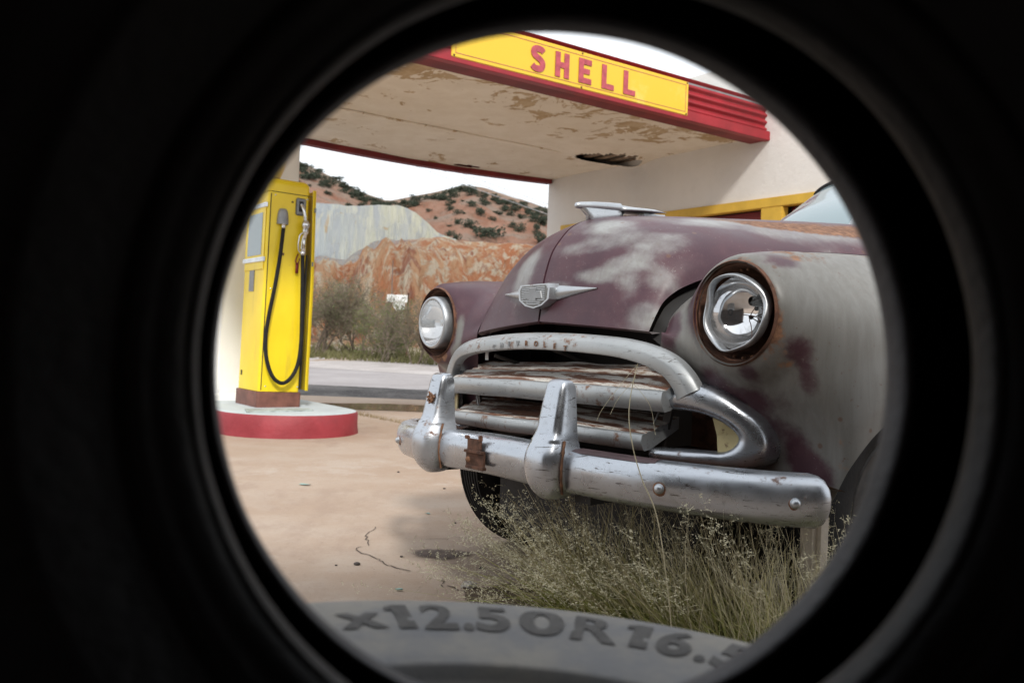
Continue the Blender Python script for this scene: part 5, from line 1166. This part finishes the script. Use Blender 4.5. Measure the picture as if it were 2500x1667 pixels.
# ---- wheels
def wheel(x, y, sg):
    w_ = empty('wheel', (x, y, .345), 0, car); R = .345
    def xr(prof, n=64):
        P = [[(h*sg, r*math.cos(a), r*math.sin(a)) for r, h in prof] for a in [2*PI*k/n for k in range(n)]]; return MB().grid(P, cu=True)
    tp = [(.20, .055), (.215, .072), (.25, .084), (.29, .082), (.318, .072), (.333, .060)]
    gr = []
    for h in (.052, .034, .017, 0, -.017, -.034, -.052): gr += [(.3445, h+.005), (.3445, h-.004), (.338, h-.005), (.338, h-.011)] if h > -.05 else [(.3445, h+.005), (.3445, h-.004)]
    prof = tp+gr+[(r, -h) for r, h in tp[::-1]]
    o = fixn(xr(prof, 72).obj('tyre', M['rubber'], w_)); sharp(o, 40)
    fixn(xr([(.205, .06), (.20, .068), (.185, .05), (.17, .03), (.13, .028), (.11, .05), (.06, .062), (0, .064)]).obj('rim', M['darkmetal'], w_))
    fixn(xr([(.205, -.06), (.19, -.05), (.17, .0), (.1, .01), (0, .01)]).obj('rim_inner', M['rust'], w_))
for x, y in ((.71, .50), (-.71, .50), (.74, 3.42), (-.74, 3.42)): wheel(x, y, 1 if x > 0 else -1)
# ------------------------------------------------------------------ tyres the camera looks through
def tyre_profile(rb, R, half, wall=.018, ridge=()):
    """closed section, (radius, axial); beads at +-half_b"""
    pass
ta = tag(empty('standing_tyre', (.0324, .3976, .7593)), 'black tyre standing upright that frames the whole view', 'tyre')
# the loose carcass leans: its two beads stand parallel but are shifted sideways
q = Vector((0, 0, 1)).rotation_difference(Vector((-.08, 1, -.03)).normalized()); ta.rotation_mode = 'QUATERNION'; ta.rotation_quaternion = q
o_ = [(.1658, -.0355), (.1668, -.0395), (.170, -.044), (.175, -.0465), (.1785, -.0475), (.1800, -.0500), (.1835, -.0515), (.1875, -.0525), (.189, -.0500), (.1925, -.0525), (.20, -.062), (.215, -.074), (.218, -.0765), (.221, -.0755), (.232, -.081), (.25, -.0845), (.27, -.0815), (.285, -.074), (.297, -.065), (.302, -.0645), (.306, -.058), (.311, -.050)]
inner = [(.296, -.04), (.288, -.055), (.27, -.064), (.25, -.067), (.225, -.062), (.20, -.048), (.185, -.036), (.175, -.028), (.168, -.027), (.1655, -.0305)]
tread = []
for h in np.linspace(-.045, .045, 7): tread += [(.3135, h-.006), (.3135, h+.004), (.306, h+.0045), (.306, h+.0085)]
full = o_+tread[:-2]+[(r, -h) for r, h in o_[::-1]]
inn = [(r, -h) for r, h in inner[::-1]]
prof = full+[(r, -h) for r, h in inner[::-1]]+[(.2965, 0)]+inner
# order: outside near bead -> tread -> far bead -> inside far -> inside near
prof = full+[(r, -h) for r, h in inner[::-1]][::1]
prof = o_ + tread[:-2] + [(r, -h) for r, h in o_[::-1]] + [(r, -h) for r, h in inner[::-1]] + inner
b = MB(); n = 160; P = []
for k in range(n):
    a = 2*PI*k/n; row = []
    for r, h in prof: rr = r+.0007*mnoise.noise(Vector((math.cos(a)*3, math.sin(a)*3, h*60)))*(1 if r < .2 else 2); row.append((rr*math.cos(a), rr*math.sin(a), h))
    P.append(row)
tm = fixn(b.grid(P, cu=True, cv=True).obj('rubber_carcass', M['tyreblack'], ta))
sh_ = (q.inverted() @ Vector((1, 0, 0)))
for v in tm.data.vertices: v.co += sh_*(-.128*max(-.05, min(.05, v.co.z)))
# bead faces; the far one's lit edge is painted in with lighter rubber
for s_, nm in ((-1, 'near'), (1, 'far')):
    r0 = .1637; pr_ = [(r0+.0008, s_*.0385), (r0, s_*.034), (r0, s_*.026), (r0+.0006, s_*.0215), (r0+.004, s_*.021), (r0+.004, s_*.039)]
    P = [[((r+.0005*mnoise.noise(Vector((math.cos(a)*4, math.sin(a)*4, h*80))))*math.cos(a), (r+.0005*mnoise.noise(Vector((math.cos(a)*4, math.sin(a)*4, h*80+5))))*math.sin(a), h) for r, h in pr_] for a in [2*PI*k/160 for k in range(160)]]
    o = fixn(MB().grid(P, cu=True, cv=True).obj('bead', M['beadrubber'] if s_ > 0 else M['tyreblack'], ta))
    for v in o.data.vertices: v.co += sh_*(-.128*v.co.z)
# ------------------------------------------------------------------ flat tyre below with moulded size lettering
def flat_tyre(name, loc, ry, R, hz, lab, lettering):
    t = tag(empty(name, loc), lab, 'tyre', 'stacked flat tyres'); t.rotation_euler = (0, ry, 0)
    s_ = R/.42
    side = [(.206, -.075), (.207, -.060), (.212, -.052), (.228, -.040), (.244, -.026), (.2555, -.016), (.2565, -.008), (.262, -.006), (.28, -.0035), (.30, -.0005), (.33, .002), (.36, .002), (.39, -.001), (.408, -.006), (.418, -.014), (.4215, -.026)]
    side = [(r*s_, h) for r, h in side]
    tr = []
    zs_ = np.linspace(-.05, -2*hz+.05, 6)
    for i, z in enumerate(zs_): tr += [(.424*s_, z+.014), (.424*s_, z-.010), (.410*s_, z-.012), (.410*s_, z-.020)]
    low = [(r, -2*hz-h) for r, h in side[::-1]]
    ins = [(r*s_, h) for r, h in ((.222, -2*hz+.07), (.26, -2*hz+.03), (.36, -2*hz+.03), (.40, -2*hz+.07), (.40, -.07), (.36, -.03), (.26, -.035), (.222, -.07))]
    pr = side+tr[:-2]+low+ins; P = [[(r*math.cos(a), r*math.sin(a), h) for r, h in pr] for a in [2*PI*k/144 for k in range(144)]]
    fixn(MB().grid(P, cu=True, cv=True).obj('rubber_carcass', M['oldtyre'], t))
    # shoulder lugs
    lug = MB()
    for k in range(44):
        a = 2*PI*k/44; Mx = Matrix.Rotation(a, 4, 'Z'); lug.box((.405*s_, -.021, -.075), (.4235*s_, .021, -.022), Mx); lug.box((.405*s_, -.021, -2*hz+.022), (.4235*s_, .021, -2*hz+.075), Mx)
    lug.obj('tread_lugs', M['oldtyre'], t, False)
    if lettering:
        L_ = [('x', -23.7, .046), ('1', -18.0, .056), ('2', -12.6, .058), ('.', -8.6, .056), ('5', -4.9, .058), ('0', 2.1, .058), ('R', 9.7, .058), ('1', 15.6, .056), ('6', 20.9, .058), ('.', 25.0, .05), ('5', 29.0, .058)]
        for ch, ang, h in L_:
            if ch == '1':
                me = bpy.data.meshes.new('one'); me.from_pydata([(.24, 0, 0), (.54, 0, 0), (.54, .72, 0), (.30, .72, 0), (.12, .62, 0), (.12, .50, 0), (.24, .54, 0)], [], [(0, 1, 2, 3, 6), (3, 4, 5, 6)])
            else: me = text_mesh(ch, 1, .03, 0)
            co = np.array([v.co[:] for v in me.vertices])
            cx = (co[:, 0].min()+co[:, 0].max())/2; wdt = co[:, 0].max()-co[:, 0].min(); sx = {'1': .046, '2': .054, '6': .056, 'R': .058, 'x': .058}.get(ch, .060)
            if ch == '.': sx = .045
            if ch == '0': sx = .072
            base = .312 if ch != 'x' else .316
            for v, c in zip(me.vertices, co):
                y = c[1]/.72*h; x = (c[0]-cx)*sx*1.05; r = base+y; th = math.radians(ang)+x/r
                v.co = (r*math.sin(th), r*math.cos(th), float(np.interp(r, [.28, .30, .33, .36, .39], [-.0035, -.0005, .002, .002, -.001]))+.0012)
            link('sidewall_letter', me, M['oldletter'], t)
        # lines of fine print, worn to illegible marks
        for rad, a0, a1, nm, hh in ((.390, -16, 24, 64, .005), (.236, -26, 22, 60, .006)):
            fp = MB(); rr = random.Random(int(rad*1000)); zz = -.0045 if rad > .3 else -.0335
            for k in range(nm):
                if rr.random() < .2: continue
                th = math.radians(a0+(a1-a0)*k/nm); w_ = .0016*rr.uniform(.6, 1.3); Mx = Matrix.Rotation(-th, 4, 'Z')
                fp.box((-w_, rad-hh/2, zz-.002), (w_, rad+hh/2, zz+(.0022 if rad > .3 else .004)), Mx)
            fp.obj('worn_fine_print', M['oldletter'], t, False)
    return t
flat_tyre('flat_tyre', (.021, .409, .535), .052, .42, .13, 'grey dusty tyre lying flat with raised size numbers on its sidewall', True)
flat_tyre('flat_tyre', (.03, .40, .268), 0, .40, .134, 'grey tyre lying on the ground beneath the lettered tyre', False)
# ------------------------------------------------------------------ unseen tin shed added behind the camera to shade the tyres and the car's front
shed = tag(empty('added_shade_shed', (0, -3.0, 0)), 'unseen dark tin lean-to added to shade the tyres and the car front', 'shed')
def corr(name, f, u0, u1, v0, v1, n):
    P = [[f(u, v, .012*math.sin(u*2*PI/.076)) for v in (v0, v1)] for u in np.linspace(u0, u1, n)]
    return fixn(MB().grid(P).obj(name, M['tin'], shed))
corr('back_wall', lambda u, v, w_: (u, w_, v), -3.2, 3.2, 0, 2.62, 340)
corr('side_wall', lambda u, v, w_: (-3.2+w_, u, v*(2.62-.105*u)), 0, 2.9, 0, 1, 170)
corr('side_wall', lambda u, v, w_: (3.2+w_, u, v*(2.62-.105*u)), 0, 2.9, 0, 1, 170)
corr('roof', lambda u, v, w_: (u, v, 2.64-.105*v+w_), -3.4, 3.4, -.1, 3.25, 360)
for x in (-3.1, 3.1): MB().box((x-.05, 3.0, 0), (x+.05, 3.1, 2.30)).obj('post', M['wood'], shed, False)
# ------------------------------------------------------------------ things under the bumper
def block(name, loc, size, rot, mat, lab, cat):
    b = MB().box((-size[0]/2, -size[1]/2, 0), (size[0]/2, size[1]/2, size[2])).obj(name, mat, None, False, loc, bevel=.012)
    for v in b.data.vertices: v.co += Vector((mnoise.noise(v.co*9), mnoise.noise(v.co*9+Vector((5, 0, 0))), 0))*.012
    b.rotation_euler = rot; return tag(b, lab, cat)
block('wooden_post', (.705, 2.04, -.05), (.045, .06, .46), (0, 0, .55), M['beige'], 'pale post standing under the near end of the bumper', 'post')
block('concrete_block', (.49, 2.93, -.06), (.17, .14, .27), (0, .45, -.3), M['beige'], 'pale slanted concrete block lying under the bumper behind the grass', 'block')
block('concrete_block', (.80, 2.9, 0), (.18, .14, .12), (0, .1, .3), M['beige'], 'smaller pale block half hidden in grass right of the slanted one', 'block')
# ------------------------------------------------------------------ grass clump in front of the bumper
def grass():
    rnd = random.Random(21); v = []; f = []; vs_, fs_ = [], []; v2, f2_ = [], []
    def blade(p, d, L, w_, curve, segs=5, out=(v, f)):
        V_, F_ = out; d = d.normalized(); side = d.cross(Vector((rnd.gauss(0, 1), rnd.gauss(0, 1), .2))).normalized(); q = p.copy(); k0 = len(V_); pts = []
        for i in range(segs+1):
            t = i/segs; ww = w_*(1-t*.85); V_ += [tuple(q-side*ww), tuple(q+side*ww)]; pts.append(q.copy())
            d = (d+curve*(1.6/segs)).normalized(); q = q+d*(L/segs)
        for i in range(segs): a = k0+2*i; F_.append((a, a+1, a+3, a+2))
        return pts, d
    roots = []
    # root line runs in front of the bumper, from the far end towards the near end
    for i in range(1700):
        t = rnd.random()**1.1*.92; r = rnd.gauss(0, 1)
        x = .24+.58*t+rnd.gauss(0, .06); y = 2.44-.60*t+rnd.gauss(0, .06); roots.append((x, y, t))
    for i, (x, y, t) in enumerate(roots):
        if i % 2: lean = Vector((rnd.gauss(-.45*(1-t)-.05, .38), rnd.gauss(-.1, .3), 1))
        else: lean = Vector((rnd.gauss(-.25*(1-t), .25), rnd.gauss(0, .25), 1))
        L = rnd.uniform(.14, .40)*(1.05-.15*t); cv = Vector((rnd.gauss(-.12*(1-t), .3), rnd.gauss(0, .25), rnd.gauss(-.3, .25)))
        blade(Vector((x, y, 0)), lean, L, rnd.choice((.0012, .0018, .0026, .0042))*rnd.uniform(.8, 1.2), cv)
    # long straw stalks without heads
    for i in range(760):
        t = rnd.random(); x = .24+.58*t+rnd.gauss(0, .05); y = 2.42-.60*t+rnd.gauss(0, .06)
        lx = rnd.gauss(-.55*(1-t)+.05, .32); blade(Vector((x, y, 0)), Vector((lx, rnd.gauss(-.08, .25), 1)), rnd.uniform(.24, .46), rnd.uniform(.0011, .0020), Vector((lx*.15+rnd.gauss(0, .12), rnd.gauss(0, .12), -.1)), 5, (v2, f2_))
    # seed stalks with airy panicles
    for i in range(215):
        t = rnd.random()**1.5*.8 if i < 160 else rnd.random()*.95
        x = .20+.62*t+rnd.gauss(0, .05); y = 2.44-.60*t+rnd.gauss(0, .06)
        lx = rnd.gauss(-.62, .38) if t < .45 else rnd.gauss(-.12, .28)
        if i % 9 == 0 and t < .4: lx -= .7
        lean = Vector((lx, rnd.gauss(-.10, .28), 1.0)); L = rnd.uniform(.30, .50)*(1. if t < .5 else .92)
        pts, d = blade(Vector((x, y, 0)), lean, L, .0011, Vector((lx*.25+rnd.gauss(0, .1), rnd.gauss(0, .12), -.18)), 6)
        n_ = rnd.randint(12, 24); axis = pts[-1]-pts[-3]; base = pts[-3]
        for j in range(n_):
            s_ = rnd.random(); c = base+axis*(s_*1.35); bd = Vector((rnd.gauss(0, 1), rnd.gauss(0, 1), rnd.gauss(.4, .8))).normalized(); bl = rnd.uniform(.012, .055)*(1.15-.75*s_)
            e = c+bd*bl; sd_ = bd.orthogonal().normalized()*.0005; k = len(vs_); vs_ += [tuple(c-sd_), tuple(c+sd_), tuple(e)]; fs_.append((k, k+1, k+2))
            for _ in range(3):
                g = c+bd*bl*rnd.uniform(.45, 1.05)+Vector((rnd.gauss(0, .003), rnd.gauss(0, .003), rnd.gauss(0, .003))); u = Vector((rnd.gauss(0, 1), rnd.gauss(0, 1), rnd.gauss(.6, .8))).normalized(); w2 = u.orthogonal().normalized()*.0010; k = len(vs_)
                vs_ += [tuple(g-u*.003), tuple(g+w2), tuple(g+u*.0035), tuple(g-w2)]; fs_.append((k, k+1, k+2, k+3))
    m = Mat('mixed_grass'); z = m.sep()[2]; n1 = m.noise(9, 3); n2 = m.noise(60, 2)
    green = m.mix(m.rng(n1, .3, .7), (.21, .26, .05), (.36, .38, .11)); straw = m.mix(n2, (.54, .47, .25), (.74, .67, .44))
    col = m.mix(m.rng(m.math('ADD', z, m.math('MULTIPLY', m.math('SUBTRACT', n2, .5), .7)), .02, .32), green, straw); M['grass'] = m.fin(col, .7, spec=.25)
    tr = m.N('ShaderNodeBsdfTranslucent'); m.put(tr.inputs[0], col); ms = m.N('ShaderNodeMixShader'); ms.inputs[0].default_value = .35
    m.t.links.new(m.b.outputs[0], ms.inputs[1]); m.t.links.new(tr.outputs[0], ms.inputs[2]); m.t.links.new(ms.outputs[0], m.t.nodes['Material Output'].inputs[0])
    g = struct(mesh('grass', v, f, M['grass'], None, False), 'stuff')
    m = Mat('pale_seed_heads'); n1 = m.noise(14, 2); M['seed'] = m.fin(m.mix(n1, (.50, .46, .30), (.72, .66, .48)), .8, spec=.15)
    struct(mesh('straw_stalks', v2, f2_, M['seed'], None, False), 'stuff')
    struct(mesh('seed_heads', vs_, fs_, M['seed'], None, False), 'stuff')
    # long stray stalks in front of the grille
    st_ = MB()
    for P_ in ([(.40, 2.02, 0), (.37, 2.0, .22), (.336, 1.98, .391), (.299, 1.98, .476), (.277, 1.98, .543), (.265, 1.98, .61), (.268, 1.98, .668), (.28, 1.98, .731)],): st_.tube([tuple(p) for p in crs(P_, 6)], list(np.linspace(.0016, .0009, len(P_)*6-5)), 5)
    for P_ in ([(.28, 1.98, .731), (.239, 1.98, .677), (.205, 1.97, .63), (.193, 1.97, .603)], [(.277, 1.98, .70), (.24, 1.97, .655), (.222, 1.97, .618)], [(.27, 1.98, .69), (.31, 1.98, .64), (.325, 1.98, .575)]): st_.tube([tuple(p) for p in crs(P_, 6)], .0006, 4)
    tag(st_.obj('grass_stalk', M['seed']), 'long bent pale stalk rising in front of the grille', 'grass stalk')
grass()
